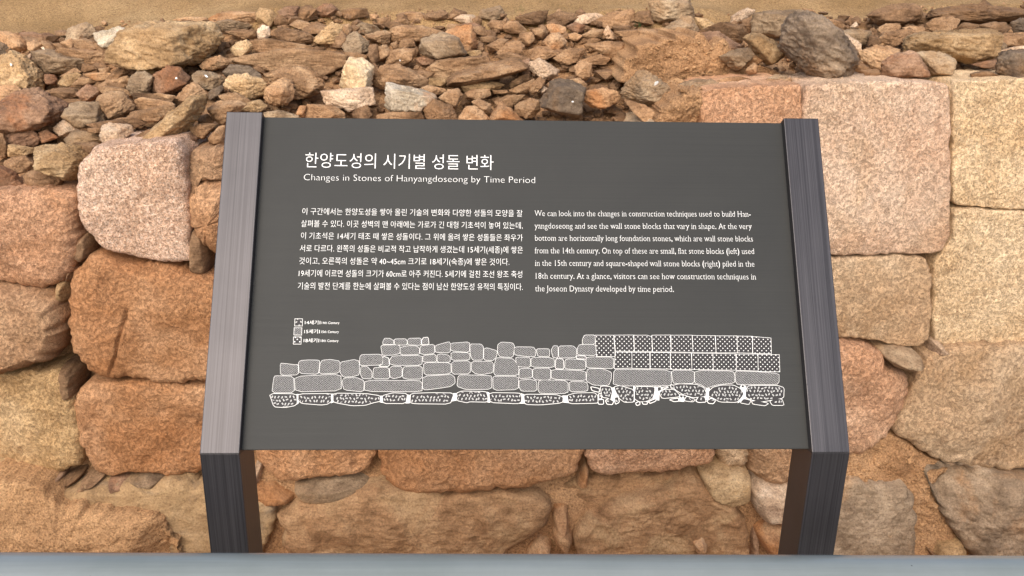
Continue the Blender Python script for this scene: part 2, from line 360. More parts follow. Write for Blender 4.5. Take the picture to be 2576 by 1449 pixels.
B([(195, 680), (215, 655), (250, 640), (330, 657), (450, 672), (545, 690), (590, 740), (590, 950), (440, 956), (330, 950), (230, 930), (200, 900), (185, 850), (180, 780)], 'orange', off=0.045, R=0.034, bulge=0.012, rough=0.008, crack=[[(333, 763), (320, 826), (305, 880), (290, 930)]], nout=240, nring=70)
B([(-70, 950), (0, 946), (100, 930), (168, 926), (190, 990), (205, 1060), (212, 1130), (205, 1170), (150, 1180), (60, 1182), (-70, 1186)], 'honey', off=0.03, R=0.03, rough=0.012, ridge=((165, 930), (205, 1170), 0.0, 0.25))
B([(206, 962), (330, 957), (540, 965), (600, 1000), (600, 1160), (480, 1186), (380, 1186), (260, 1189), (218, 1160), (202, 1080), (195, 1010)], 'orange', off=0.04, R=0.028, rough=0.013, bulge=0.012)
# below the sign
B([(640, 1000), (940, 1000), (946, 1140), (925, 1180), (850, 1194), (730, 1201), (690, 1200), (660, 1160), (645, 1140)], 'orange', off=0.035, R=0.035)
B([(952, 1000), (1470, 1000), (1467, 1150), (1430, 1190), (1340, 1214), (1200, 1228), (1050, 1231), (1010, 1224), (985, 1200), (950, 1170)], 'orange', off=0.05, R=0.035, bulge=0.015, label='widest orange block, directly under the middle of the sign plate')
B([(1480, 1000), (1790, 1000), (1797, 1130), (1780, 1163), (1680, 1178), (1490, 1189), (1479, 1160)], 'salmon', off=0.045, R=0.03)
B([(1800, 1050), (1862, 1050), (1882, 1140), (1860, 1160), (1820, 1165), (1797, 1150)], 'tangran', off=0.01, R=0.04)
B([(1866, 1055), (2060, 1045), (2040, 1170), (1940, 1200), (1890, 1195), (1872, 1165)], 'brownst', off=0.0, R=0.05, facets=1)
# hidden courses behind the plate
for y0, y1, xs in ((700, 848, (575, 800, 1060, 1300, 1590, 1840, 2055)), (852, 1000, (595, 905, 1150, 1420, 1700, 1930, 2055)), (560, 697, (600, 870, 1120, 1390, 1640, 1850, 2020)), (430, 556, (585, 820, 1090, 1350, 1580, 1790, 2020)), (310, 426, (1600, 1780, 2018))):
    for a, b in zip(xs[:-1], xs[1:]):
        j = lambda: rng.uniform(-6, 6)
        B([(a+4+j(), y0+4+j()), ((a+b)/2, y0+3+j()), (b-4+j(), y0+4+j()), (b-4, (y0+y1)/2+j()), (b-4+j(), y1-4+j()), ((a+b)/2, y1-3+j()), (a+4+j(), y1-4+j()), (a+4, (y0+y1)/2+j())], rng.choice(['orange', 'salmon', 'tangran', 'brownst']), off=0.02, R=0.04, nout=80, nring=16)
# the wall runs on past both sides of the picture
for x0, rows, mats in ((-700, ((470, 690), (700, 930), (945, 1180), (1195, 1430)), ['orange', 'salmon', 'brownst', 'yellow']), (2672, ((202, 500), (510, 850), (862, 1170), (1182, 1440)), ['yellow', 'palegran', 'tangran', 'yellow'])):
    for y0, y1 in rows:
        x = x0+rng.uniform(-30, 30) if x0 < 0 else x0
        while x < x0+(620 if x0 < 0 else 640):
            b = min(x+rng.uniform(210, 330), -76) if x0 < 0 else x+rng.uniform(280, 400)
            if x0 < 0 and b > -200: b = -76
            j = lambda: rng.uniform(-5, 5)
            B([(x+4, y0+j()), ((x+b)/2, y0+j()), (b-4, y0+j()), (b-4+j()*.5, (y0+y1)/2), (b-4, y1+j()), ((x+b)/2, y1+j()), (x+4, y1+j()), (x+4+j()*.5, (y0+y1)/2)], rng.choice(mats), off=0.04, R=0.03 if x0 < 0 else 0.016, nout=90, nring=18); x = b
# right part, large squared blocks
B([(1764, 236), (1800, 223), (1900, 217), (2014, 213), (2013, 300), (2013, 350), (1764, 350)], 'salmon', off=0.03, R=0.012, rough=0.007, bulge=0.004, q=0.08, edge=0.004)
B([(2020, 214), (2100, 210), (2372, 208), (2387, 222), (2389, 420), (2385, 600), (2368, 629), (2330, 636), (2100, 639), (2018, 641)], 'palegran', off=0.04, R=0.010, rough=0.006, bulge=0.006, q=0.08, edge=0.004, label='largest squared pink block, at the top right beside the right sign post')
B([(2397, 209), (2576, 200), (2660, 198), (2660, 528), (2560, 526), (2395, 514)], 'yellow', off=0.035, R=0.010, rough=0.006, bulge=0.004, q=0.06, edge=0.004, label='squared pale yellow block in the top right corner')
B([(2395, 522), (2560, 533), (2660, 535), (2660, 868), (2500, 860), (2400, 868), (2348, 860), (2347, 660), (2366, 640), (2394, 600)], 'yellow', off=0.03, R=0.010, rough=0.008, bulge=0.008, q=0.08, edge=0.004)
B([(2040, 646), (2200, 642), (2330, 644), (2342, 700), (2336, 850), (2312, 867), (2270, 867), (2180, 850), (2040, 846)], 'tangran', off=0.035, R=0.016, rough=0.008, q=0.12, edge=0.005)
B([(2040, 853), (2150, 856), (2205, 880), (2225, 915), (2265, 925), (2280, 960), (2266, 1020), (2240, 1080), (2190, 1120), (2140, 1142), (2040, 1148)], 'salmon', off=0.045, R=0.045, bulge=0.015)
B([(2344, 885), (2400, 872), (2500, 867), (2660, 852), (2660, 1184), (2500, 1172), (2400, 1164), (2330, 1145), (2290, 1110), (2247, 1083), (2272, 1020), (2294, 950)], 'tangran', off=0.06, R=0.035, rough=0.010, bulge=0.02, ridge=((2430, 1100), (2480, 940), 0.12, 0.2), label='huge smooth tan boulder with a diagonal ridge at the right edge')
# foundation
B([(140, 1238), (220, 1216), (450, 1207), (530, 1218), (640, 1248), (690, 1270), (696, 1300), (662, 1378), (640, 1440), (400, 1440), (380, 1300), (140, 1272)], 'foundsand', off=0.07, R=0.03, rough=0.008, label='dust-covered grey and tan foundation stone beside the left sign post')
B([(702, 1292), (760, 1252), (850, 1242), (950, 1222), (1100, 1243), (1300, 1232), (1385, 1255), (1383, 1310), (1330, 1350), (1250, 1392), (1200, 1440), (800, 1440), (720, 1372)], 'found', off=0.075, R=0.035, rough=0.016, bulge=0.015, label='long streaky brown foundation stone under the middle of the sign')
B([(1440, 1345), (1480, 1302), (1560, 1262), (1640, 1238), (1700, 1222), (1760, 1204), (1800, 1235), (1880, 1300), (1890, 1440), (1480, 1440), (1450, 1380)], 'found', off=0.075, R=0.035, rough=0.016, bulge=0.015)
B([(2060, 1225), (2140, 1206), (2200, 1221), (2270, 1221), (2297, 1250), (2300, 1300), (2291, 1330), (2300, 1380), (2292, 1440), (2060, 1440)], 'foundgrey', off=0.085, R=0.028, rough=0.012, label='grey weathered foundation boulder beside the right sign post')
B([(2325, 1182), (2400, 1172), (2480, 1180), (2660, 1215), (2660, 1460), (2480, 1440), (2430, 1372), (2380, 1300), (2342, 1232)], 'founddark', off=0.085, R=0.035, rough=0.022, bulge=0.02, ridge=((2400, 1300), (2540, 1230), 0.35, 0.0), label='rough dark foundation boulder in the bottom right corner')
B([(1300, 1240), (1400, 1221), (1480, 1194), (1700, 1184), (1770, 1190), (1700, 1218), (1560, 1255), (1530, 1275), (1400, 1262)], 'found', off=0.01, R=0.02, rough=0.006)
K = lambda poly, mat, **k: block('chink_stone', poly, M[mat], wall, nout=90, nring=16, edge=0.003, **dict(dict(R=0.018, rough=0.008, bulge=0.006, facets=2, depth=0.1, q=0.14), **k))
K([(210, 590), (232, 578), (245, 600), (240, 640), (222, 652), (205, 640)], 'd'); K([(158, 700), (180, 692), (192, 720), (186, 748), (166, 750), (154, 730)], 'y')
K([(184, 672), (196, 668), (198, 690), (186, 700)], 'd'); K([(492, 570), (515, 572), (535, 620), (530, 682), (490, 676), (486, 640)], 'd', off=0.02)
K([(165, 915), (190, 905), (205, 930), (202, 985), (180, 992), (165, 950)], 'd'); K([(97, 1192), (130, 1183), (166, 1184), (160, 1204), (130, 1213)], 'r', off=0.02)
K([(170, 1188), (212, 1184), (200, 1202), (165, 1204)], 'd', off=0.01); K([(200, 1212), (222, 1195), (272, 1186), (255, 1200), (225, 1216)], 'd', off=0.03)
K([(283, 1190), (325, 1190), (338, 1204), (318, 1216), (287, 1215)], 'r', off=0.03); K([(328, 1190), (380, 1183), (420, 1186), (415, 1204), (345, 1201)], 'g', off=0.03)
K([(447, 1190), (480, 1180), (506, 1200), (480, 1216), (450, 1211)], 'y', off=0.02); K([(740, 1212), (790, 1200), (850, 1196), (922, 1204), (937, 1224), (880, 1240), (762, 1241)], 'g', off=0.03)
K([(646, 1200), (700, 1208), (748, 1230), (740, 1246), (682, 1256), (640, 1242)], 'o', off=0.02); K([(644, 1160), (662, 1166), (660, 1205), (646, 1220)], 'p', off=0.0)
K([(1448, 1206), (1470, 1160), (1478, 1170), (1476, 1206), (1460, 1214)], 'o', off=0.01); K([(1388, 1262), (1424, 1262), (1428, 1310), (1440, 1340), (1424, 1372), (1392, 1352)], 'o', off=0.03)
K([(1330, 1372), (1360, 1345), (1385, 1360), (1380, 1400), (1320, 1410)], 'o', off=0.05); K([(1762, 1192), (1790, 1172), (1850, 1167), (1885, 1190), (1882, 1250), (1830, 1262), (1776, 1236)], 'y', off=0.05)
K([(1884, 1222), (1910, 1206), (1960, 1202), (2010, 1204), (2010, 1302), (1960, 1298), (1918, 1300), (1895, 1270)], 'p', off=0.06, label='bright orange and white quartz-like stone beside the right sign post')
K([(1898, 1332), (1920, 1312), (1990, 1306), (2000, 1385), (1920, 1378)], 'o', off=0.06); K([(1880, 1300), (1900, 1310), (1898, 1332), (1905, 1400), (1870, 1400)], 'r', off=0.0)
K([(2220, 892), (2235, 880), (2262, 876), (2304, 888), (2311, 908), (2270, 922), (2240, 914)], 'g', off=0.06, R=0.03); K([(2336, 850), (2352, 850), (2372, 872), (2345, 884), (2330, 876)], 'p', off=0.01)
K([(2336, 1372), (2350, 1346), (2400, 1340), (2422, 1370), (2402, 1396), (2350, 1396)], 'y', off=0.05, R=0.03); K([(2318, 1360), (2335, 1374), (2372, 1397), (2340, 1397)], 'd', off=0.05)
K([(1730, 1340), (1760, 1330), (1775, 1360), (1740, 1372)], 'o', off=0.06)
# earth that has slumped over and between the stones
E_ = lambda name, poly, mat, **k: tag(block(name, poly, M[mat], None, **dict(dict(nout=130, nring=30), **k)), None, None, None, 'structure')
E_('soil', [(2060, 1150), (2190, 1118), (2240, 1084), (2335, 1148), (2400, 1172), (2340, 1195), (2345, 1240), (2420, 1372), (2400, 1440), (2290, 1440), (2290, 1250), (2260, 1226), (2060, 1226)], 'ochresoil', off=0.045, R=0.02, rough=0.02, depth=0.2)
E_('earth_mound', [(1560, 205), (1578, 132), (1640, 108), (1720, 100), (1800, 105), (1860, 125), (1900, 150), (1960, 180), (2012, 208), (1900, 214), (1760, 224), (1680, 214)], 'ochresoil', Y=1.68, R=0.02, rough=0.022, depth=0.3, bulge=0.012, edge=0.022)
E_('earth_mound', [(1640, 330), (1655, 280), (1700, 246), (1768, 226), (1768, 330)], 'ochresoil', off=0.0, R=0.018, rough=0.022, depth=0.2, edge=0.02)
E_('soil_bank', [(-80, 1205), (20, 1206), (100, 1216), (140, 1262), (260, 1278), (385, 1290), (420, 1330), (455, 1378), (470, 1480), (-80, 1480)], 'soil', Y=WY-0.13, R=0.03, rough=0.014, depth=0.3, bulge=0.04, edge=0.016, ridge=((318, 1400), (392, 1285), 0.0, 0.6), nout=260, nring=70)

# ------------------------------------------------------------------ loose rubble
_ico = {}
def ico(n):
    if n not in _ico:
        bm = bmesh.new(); bmesh.ops.create_icosphere(bm, subdivisions=n, radius=1.0)
        _ico[n] = (np.array([v.co[:] for v in bm.verts]), [tuple(v.index for v in f.verts) for f in bm.faces]); bm.free()
    return _ico[n]
def hull_planes(pts):
    bm = bmesh.new()
    for p in pts: bm.verts.new(p)
    bmesh.ops.convex_hull(bm, input=bm.verts); bm.normal_update()
    pl = {}
    for f in bm.faces:
        n = np.array(f.normal[:]); h = float(n@np.array(f.verts[0].co[:]))
        if h > 1e-3: pl[tuple(np.round(np.append(n, h), 2))] = (n, h)
    bm.free(); return np.array([v[0] for v in pl.values()]), np.array([v[1] for v in pl.values()])
_rs = [0]
def rock(poly, Yp, mat, front=None, name='rubble_stone', rough=1.0, sub=None, grow_=1.06):
    """a split stone: flat faces between the traced outline and a few points nearer the viewer, then broken up"""
    _rs[0] += 1; seed = 500+_rs[0]*7; r = random.Random(seed)
    to2 = lambda P: np.array([at_y(px, py, Yp) for px, py in P])[:, [0, 2]]
    o = to2(poly); c = o.mean(0); o = c+(o-c)*grow_; w_, h_ = np.ptp(o, 0); sz = math.sqrt(w_*h_)
    T = r.uniform(0.38, 0.6)*min(w_, h_)*1.1; Bk = 0.55*max(min(w_, h_), 0.6*max(w_, h_)); pts = []
    for q in o:
        pts.append((q[0], r.uniform(-.05, .2)*T, q[1])); g = c+(q-c)*r.uniform(.6, .85); pts.append((g[0], Bk*r.uniform(.7, 1), g[1]))
    if front:
        f2 = c+(to2([(a, b) for a, b, t in front])-c)*grow_
        for q, (a, b, t) in zip(f2, front): pts.append((q[0], -T*1.15*t, q[1]))
    else:
        n = r.choice([3, 3, 4, 4, 5]); a0 = r.uniform(0, 6.28); sh = np.array([r.uniform(-.1, .1)*w_, r.uniform(-.22, .02)*h_])
        for k in range(n):
            a = a0+6.283*k/n+r.uniform(-.35, .35); d = np.array([math.cos(a), math.sin(a)])
            ex = max(float((q-c)@d) for q in o); f = c+sh+d*ex*r.uniform(.35, .8); pts.append((f[0], -T*r.uniform(.55, 1.15), f[1]))
    ctr = np.array([c[0], (Bk-T)/2, c[1]]); scl = np.array([w_/2, (T+Bk)/2, h_/2])
    n, h = hull_planes((np.array(pts)-ctr)/scl)
    pxs = np.ptp(np.array(poly), 0); big = math.sqrt(pxs[0]*pxs[1])
    d, F = ico(sub or (6 if big > 110 else 5 if big > 42 else 4))
    p = 90.0; R = 1/np.max(np.maximum(d@n.T, 0)/h, 1)
    if True:
        m = np.maximum(d@n.T, 0)/h; mx = m.max(1); R = 1/(mx*np.power(np.sum(np.power(m/mx[:, None], p), 1), 1/p))
    v = d*R[:, None]*scl; dn = v/np.linalg.norm(v, axis=1)[:, None]
    a = r.uniform(-.5, .5); ca, sa = math.cos(a), math.sin(a)
    st = np.stack([v[:, 0]*ca+v[:, 2]*sa, v[:, 1], (-v[:, 0]*sa+v[:, 2]*ca)*r.uniform(1.5, 3.4)], 1)
    amp = sz*rough
    v = v+dn*(amp*(0.014*fbm(v*2.6/sz+seed, 2, seed)+0.024*fbm(st*6/sz+seed, 5, seed+9, .68)-0.034*np.abs(fbm(st*5/sz, 5, seed+4, .66))))[:, None]
    v = v+ctr+np.array([0, Yp, 0])
    return mesh_obj(name, v, F, mat, None, True, (ctr[0], Yp+ctr[1], v[:, 2].min()))

# rows: material code, outline "x,y x,y ..." in thirds of a picture unit, optional label, optional thickness factor
RA = '''o 0,235 75,240 150,275 195,320 200,375 150,392 110,390 60,330 0,300 -60,300 -60,240
b -60,320 0,300 60,315 105,355 115,385 60,405 -50,400
r 135,245 230,240 330,265 310,300 215,310 190,300
r 315,250 370,246 420,275 450,310 400,320 340,302
o 200,320 260,303 330,330 310,370 270,408 210,395
t 310,298 380,325 440,380 400,405 340,372
w 305,355 350,348 400,370 412,402 330,394
p 180,440 235,398 242,452
d 385,328 440,322 510,365 520,392 440,396
o 450,320 540,288 562,330 540,382 490,352
g 510,215 640,170 690,195 732,255 720,300 600,310 520,320 490,300
t 540,300 640,288 760,340 832,378 820,398 700,400 650,375 560,358
w 705,250 780,232 900,198 962,215 910,290 860,395 820,375 800,305 705,288
y 990,185 1120,160 1400,165 1590,175 1650,240 1668,300 1590,330 1560,440 1500,475 1400,505 1200,535 1090,515 1040,462 900,458 842,442 848,390 900,310 960,240|largest boulder of the rubble, a blocky flat-topped buff one at upper left|960,255,.8 1050,210,.8 1430,205,.9 1400,460,1.2 1130,500,1.2 900,430,1 1380,240,1.1
y 0,430 90,382 200,440 280,520 325,580 322,695 240,672 150,660 50,642 -70,625 -70,440||60,450,.7 190,470,.8 280,560,.9 270,650,1 120,620,1.1 0,600,1
g 230,390 330,368 400,420 560,440 645,448 645,492 600,532 480,562 400,545 320,535 240,462
t 370,420 470,393 610,383 740,383 830,440 840,472 700,492 640,462 560,448
t 820,475 940,453 1010,445 1070,490 1076,528 990,528 850,494
d 620,478 700,495 742,522 690,545 640,555 610,530
t 740,520 830,503 832,545 760,560
r 330,558 400,562 432,600 420,628 360,642 330,605
t 440,580 560,512 612,545 580,575
y 435,620 480,568 570,548 612,568 560,612 500,664 450,658
t 540,640 600,583 680,588 722,620 640,655
o 620,558 740,548 862,558 800,605 690,594
t 790,600 850,543 940,513 972,550 940,580 860,605 820,624
t 730,645 800,608 960,568 992,610 960,645 880,640
d 800,628 960,638 955,664 830,660
g 975,590 1030,543 1090,538 1152,580 1132,640 1120,735 1070,755 1000,704 960,662
y 1090,520 1160,508 1192,535 1150,565 1080,560
r 1150,575 1250,503 1330,503 1432,590 1420,624 1350,684 1290,722 1190,704 1140,684 1135,630
t 1130,720 1220,713 1322,725 1310,765 1200,765
t 1500,500 1560,440 1660,418 1752,465 1690,515 1600,535
g 1445,565 1500,538 1600,543 1692,590 1690,644 1640,694 1570,694 1510,642 1480,600
b 1570,700 1680,640 1692,670 1600,750 1560,745
t 1320,740 1400,650 1460,618 1510,650 1572,720 1555,745 1450,735 1360,775
y 1530,715 1562,740 1522,860 1480,915 1380,1015 1240,1060 1100,1025 1160,960 1280,860 1370,778 1440,723|long smooth tan slab lying slantwise just left of the left sign post|1500,740,.9 1440,860,1 1260,1010,1.1 1130,1015,1 1400,800,.9
b 1680,540 1740,488 1880,498 1962,560 1970,605 1900,595 1760,574 1700,584
y 1690,600 1760,558 1850,558 1960,588 2012,640 1990,725 1890,755 1760,694 1682,654
o 1990,740 2000,680 2060,618 2120,588 2190,610 2222,680 2210,745 2160,795 2060,806 2000,774|glowing orange knobbly lump above the left end of the sign plate
t 1700,450 1900,418 2200,408 2500,388 2600,420 2600,485 2300,485 2000,505 1850,494
t 1990,560 2100,518 2300,508 2400,558 2452,640 2400,705 2240,745 2220,682 2180,602 2050,622
r 2330,600 2380,588 2402,640 2350,674
t 1640,720 1780,698 1892,760 1880,805 1700,795
t 1560,820 1660,758 1800,763 1862,790 1790,845 1710,856 1690,950 1620,915
y 1780,845 1880,768 1960,753 2022,800 1960,845
g 1990,850 2100,832 2252,880 2240,910 1990,900
o 2230,880 2260,798 2312,798 2292,890
t 2290,890 2320,788 2500,793 2600,850 2600,910
o 1570,140 1650,98 1760,83 1930,93 1942,140 1900,184 1800,169 1700,144
y 1930,90 1960,58 2060,78 2092,120 2060,190 1960,185 1930,150
d 2070,140 2120,108 2182,160 2170,190 2070,190
r 2090,90 2160,48 2260,43 2252,100 2210,155 2150,134
d 2220,150 2250,68 2310,38 2350,48 2402,140 2340,150
r 2370,80 2440,28 2500,28 2562,80 2500,134 2400,124
g 1600,170 1720,143 1902,190 1860,220 1720,255 1640,224
t 1690,240 1780,223 1930,228 1942,280 1890,295 1800,295
p 1940,220 1980,188 2030,198 2042,260 2010,325 1950,314 1938,260
d 2040,260 2100,213 2250,228 2340,258 2352,310 2290,335 2130,314
y 2355,300 2480,218 2500,163 2590,200 2590,325 2450,330
d 1575,360 1640,308 1702,320 1690,370 1640,405 1590,415
y 1740,370 1790,318 1860,298 1902,340 1890,382 1850,425 1778,420
t 1895,310 1980,288 2100,328 2300,338 2362,360 2200,405 2000,415 1920,384
t 2170,375 2350,340 2352,384 2200,405
t 2180,190 2240,148 2350,178 2382,210 2260,230
o 1300,150 1400,128 1550,133 1572,160 1450,180
o -40,650 120,648 152,680 80,725 40,805 -40,830
r 50,720 150,688 270,668 330,698 372,780 492,800 480,864 430,935 330,995 250,1005 120,975 -60,1005 -60,850 0,830|large rust-stained layered rock in the rubble at the left edge|60,800,.5 260,730,.5 300,790,.9 460,810,.9 420,880,1 230,960,1 20,900,1.1
d 330,690 450,658 560,668 602,720 500,755 430,775 370,775 340,734
r 590,690 650,638 770,668 760,704 690,765 600,744 578,720
t 730,660 800,648 960,678 992,725 800,704
t 720,740 800,688 920,688 990,770 1012,800 1000,835 940,865 890,895 830,865 770,825 718,774
t 1010,760 1300,778 1312,804 1000,835
d 380,770 500,748 620,753 642,780 510,795 440,805
g 500,860 510,800 560,778 750,768 765,840 792,910 760,940 640,965 560,955|blocky two-tone stone, buff on top and grey in front, among the left rubble|515,862,1.1 600,850,1.2 760,855,1 770,900,1 640,945,1.1
t 960,880 980,848 1160,818 1310,783 1316,824 1260,875 1200,905 1050,925 958,915
p 400,960 470,908 530,923 602,985 500,1035 440,1025 398,988
t 655,968 760,963 757,1004 660,1000
p 750,1030 770,948 840,923 990,943 1002,1000 940,1035 850,1070 790,1060
r 38,1040 60,1008 150,978 250,983 302,1050 280,1095 210,1120 110,1095 42,1064
r 280,1000 350,978 442,1040 380,1060 310,1070
g 480,1050 560,988 700,998 832,1075 740,1085 620,1075 540,1085
d 560,1080 700,1073 757,1090 720,1185 680,1185 600,1125
y 255,1110 360,1088 490,1083 600,1098 642,1140 687,1190 630,1275 590,1345 500,1360 440,1335 310,1245|large rounded yellowish stone on the wall, left of the pale pink block|330,1130,.7 480,1120,.8 620,1180,.8 560,1290,1.1 350,1240,1.1 460,1210,1.2
t -50,1000 20,1008 57,1110 50,1185 -50,1205
y 60,1090 250,1118 262,1150 150,1175 58,1185
t 18,1220 80,1188 190,1178 242,1230 210,1295 110,1320 28,1264
d 170,1320 300,1268 472,1350 460,1424 300,1415 180,1405
r -40,1250 70,1308 182,1410 170,1440 -40,1440
d 870,900 960,888 1102,930 1050,950 900,925
t 950,1080 1000,1038 1100,983 1152,978 1140,1024 1110,1074
t 1430,960 1500,933 1640,933 1590,995 1530,1054 1438,1014
t 1570,1040 1650,953 1697,948 1692,1095 1580,1085
r 1390,1030 1430,998 1492,1040 1480,1070 1410,1070
p 1225,1075 1280,1023 1360,1018 1412,1080 1300,1090
d 1480,880 1560,860 1620,920 1500,945
d 1000,700 1120,740 1330,730 1300,760 1010,770
d 640,940 900,900 1000,960 760,985
d 60,850 480,880 500,940 300,1010'''
RB = '''c 10,530 60,433 150,443 247,500 240,570 222,665 100,675 20,684 -20,640|bright cream upright stone standing out in the rubble above the title lettering|60,470,.9 110,480,1.1 215,530,.8 110,645,1.1 200,640,.9
p -150,690 -60,690 80,668 230,658 262,780 200,800 110,830 0,825 -110,800|flat speckled pinkish stone below the bright cream upright stone
t 240,580 290,498 420,488 560,548 652,600 640,645 560,665 400,645 300,670 243,654
g 0,360 60,258 110,238 202,310 212,380 150,410 60,388
d 0,80 80,58 190,63 207,120 120,135 30,145
o 210,105 280,108 287,140 220,154
g 70,210 160,168 260,193 292,230 160,245 90,238
t 370,220 440,193 600,193 762,235 750,284 600,305 480,294 430,324 368,314
t 180,260 330,228 377,250 360,324 340,344 230,304 188,294
d 205,340 270,333 297,460 240,474 203,420
t 280,350 340,338 377,390 320,455 300,464
t 330,490 370,378 480,358 550,368 572,410 500,495 420,495
t 370,330 420,308 432,350 390,374
t 420,350 470,293 545,288 562,350 480,365
g 590,390 610,288 700,268 760,248 880,278 907,330 942,400 930,434 860,445 740,445 720,424 608,414|broad grey-buff stone with a ringed face above the English subtitle|620,320,.8 720,300,1 880,300,1 920,390,.9 740,425,1.1
o 770,250 880,198 980,188 1032,330 1010,384 930,394 898,320
r 555,450 600,428 722,450 700,485 600,494
t 640,520 720,458 850,438 1100,425 1122,480 980,525 840,575 658,575
t 803,600 850,548 980,508 1130,478 1290,436 1412,500 1390,534 1230,575 1090,620 960,604 890,665 808,660|long overhanging slab with a deep dark shadow beneath it, top centre of the rubble|830,610,.9 900,560,1 1100,520,1.1 1380,505,1 1120,570,1.2
y 658,590 790,583 802,630 770,660 660,644
p 1412,470 1500,438 1642,530 1640,574 1560,605 1480,574 1420,534
y 898,640 960,613 1180,618 1232,640 1200,670 930,690
t 930,700 1000,673 1120,673 1132,720 1060,755 980,755 933,738
t 1140,680 1250,678 1262,704 1150,710
t 1270,640 1330,588 1420,558 1422,604 1340,645 1280,664
t 1260,680 1370,638 1450,598 1482,650 1400,705 1300,715
t 1430,640 1500,578 1542,610 1480,684 1440,725 1418,690
t 590,670 650,643 780,668 792,690 710,725 620,695
w 340,626 370,638 520,658 690,708 722,740 640,775 620,845 540,835 430,840 370,845 328,790 348,700|whitish rock blotched with orange, just above the top edge of the sign plate|380,660,.9 520,680,1 690,725,.8 600,820,1 400,820,1
t 730,740 800,678 880,668 922,720 900,765 850,825 780,774
d 618,790 700,748 830,798 872,880 860,925 640,920
t 270,870 400,843 600,848 622,905 600,930 280,920
d 78,860 130,808 200,793 232,870 180,895 90,890
o 888,890 940,798 1010,798 1112,885 1080,930 890,925
t 980,770 1040,743 1130,788 1142,865 1090,865 1010,804
o 1113,890 1200,773 1290,828 1372,910 1340,935 1120,935|bright peaked orange stone poking up over the top edge of the sign plate|1195,800,.7 1210,870,1.3 1140,890,.9 1340,900,.9
t 1150,770 1250,718 1390,718 1300,795 1240,805 1190,774
t 1308,795 1420,738 1490,758 1502,830 1450,890 1380,890 1310,850
b 1580,620 1640,598 1690,598 1842,660 1830,764 1800,864 1790,900 1640,860 1500,815 1508,760|large jagged dark grey rock leaning over the sign plate, centre right|1600,640,.9 1680,620,1 1810,680,.9 1790,830,1 1640,810,1.1 1530,780,.9
o 1828,690 1960,663 2080,688 2112,750 2060,785 1960,820 1880,805 1818,744|rounded orange granite lump right of the jagged dark grey rock
g 2140,640 2230,578 2240,538 2340,558 2500,658 2522,710 2430,785 2330,828 2250,785 2130,744 2108,704|pale grey rock with a white splash, behind the right half of the sign plate|2230,610,.9 2330,580,.9 2490,680,.8 2420,760,1 2280,720,1.1
t 2120,740 2250,778 2340,828 2402,870 2380,930 2280,900 2200,820
o 1758,500 1800,458 1890,478 1892,560 1840,610 1768,574
t 1540,640 1600,598 1640,598 1560,664
t 1720,600 1800,588 1862,640 1840,665 1740,624
p 1488,680 1530,648 1562,670 1520,710
t 1600,440 1720,358 1842,370 1830,415 1720,475 1650,480
t 1408,380 1500,348 1600,358 1642,390 1560,435 1430,435
o 1508,320 1580,258 1650,248 1702,310 1690,354 1640,385 1560,374
t 1760,470 1880,438 1950,408 2032,440 1890,475
t 1168,400 1250,318 1350,308 1382,350 1330,405 1230,425
t 1850,340 2000,308 2150,318 2182,380 2120,445 2040,450 1960,404
t 1808,270 1880,228 1982,220 1960,284 1890,304
p 2010,190 2092,300 2050,295 1990,295 1978,240
d 2040,200 2180,193 2192,215 2100,245 2060,234
t 2060,240 2300,218 2420,228 2422,284 2350,315 2200,274
g 2320,20 2370,-30 2600,-30 2662,60 2667,140 2500,124 2390,164 2338,134|tall whitish rock with a dark split face at the top edge of the photo
g 2408,290 2420,228 2500,168 2576,128 2650,128 2692,230 2672,274 2480,304
d 2210,160 2230,88 2330,78 2352,170 2310,194
t 430,100 520,88 600,93 622,140 520,155 438,134
d 618,130 650,93 760,78 807,95 790,144 700,165 638,154
d 780,150 850,58 952,95 940,114 860,120 830,154
g 1033,130 1050,78 1200,38 1237,100 1230,145 1080,145
p 850,140 880,103 1000,113 1032,150 900,175
t 380,170 420,138 500,148 512,185 400,200
t 1100,180 1140,148 1230,158 1262,180 1210,235 1130,225
t 1210,210 1260,158 1320,158 1402,230 1330,255 1238,244
t 990,200 1060,198 1112,250 1080,280 1008,254
d 1308,130 1400,103 1480,113 1562,78 1520,195 1400,185 1338,174
d 1550,120 1640,88 1760,98 1802,130 1720,185 1558,185
p 1740,140 1830,108 1920,98 1982,120 1900,175 1770,185
o 1540,190 1600,178 1690,198 1702,250 1580,250
r 1698,200 1760,168 1842,190 1830,240 1750,250
t 1920,150 2020,138 2060,88 2200,68 2222,130 2150,195 2040,195 1958,195
t 1440,220 1540,198 1562,250 1520,305 1438,264
t 1350,250 1440,238 1462,290 1420,345 1370,334 1328,300
d 1040,280 1140,268 1192,290 1140,315 1050,315
o 1710,260 1760,243 1822,270 1790,305 1720,294
t 1098,340 1200,288 1262,300 1180,375 1110,385
y 938,390 1050,378 1062,410 970,430
t 800,180 870,188 962,200 880,215 790,234
t 258,140 370,128 382,180 280,195
t -10,190 60,178 82,230 40,275 -10,295
t 0,390 120,398 202,420 190,455 60,445
d 300,180 420,170 520,200 400,230
r 900,180 1000,170 1090,210 960,250
d 1150,430 1300,400 1420,440 1300,470
t 1480,350 1650,400 1500,470 1420,440
t 2100,450 2200,400 2280,430 2180,480
r 1320,470 1420,440 1440,560 1360,580'''
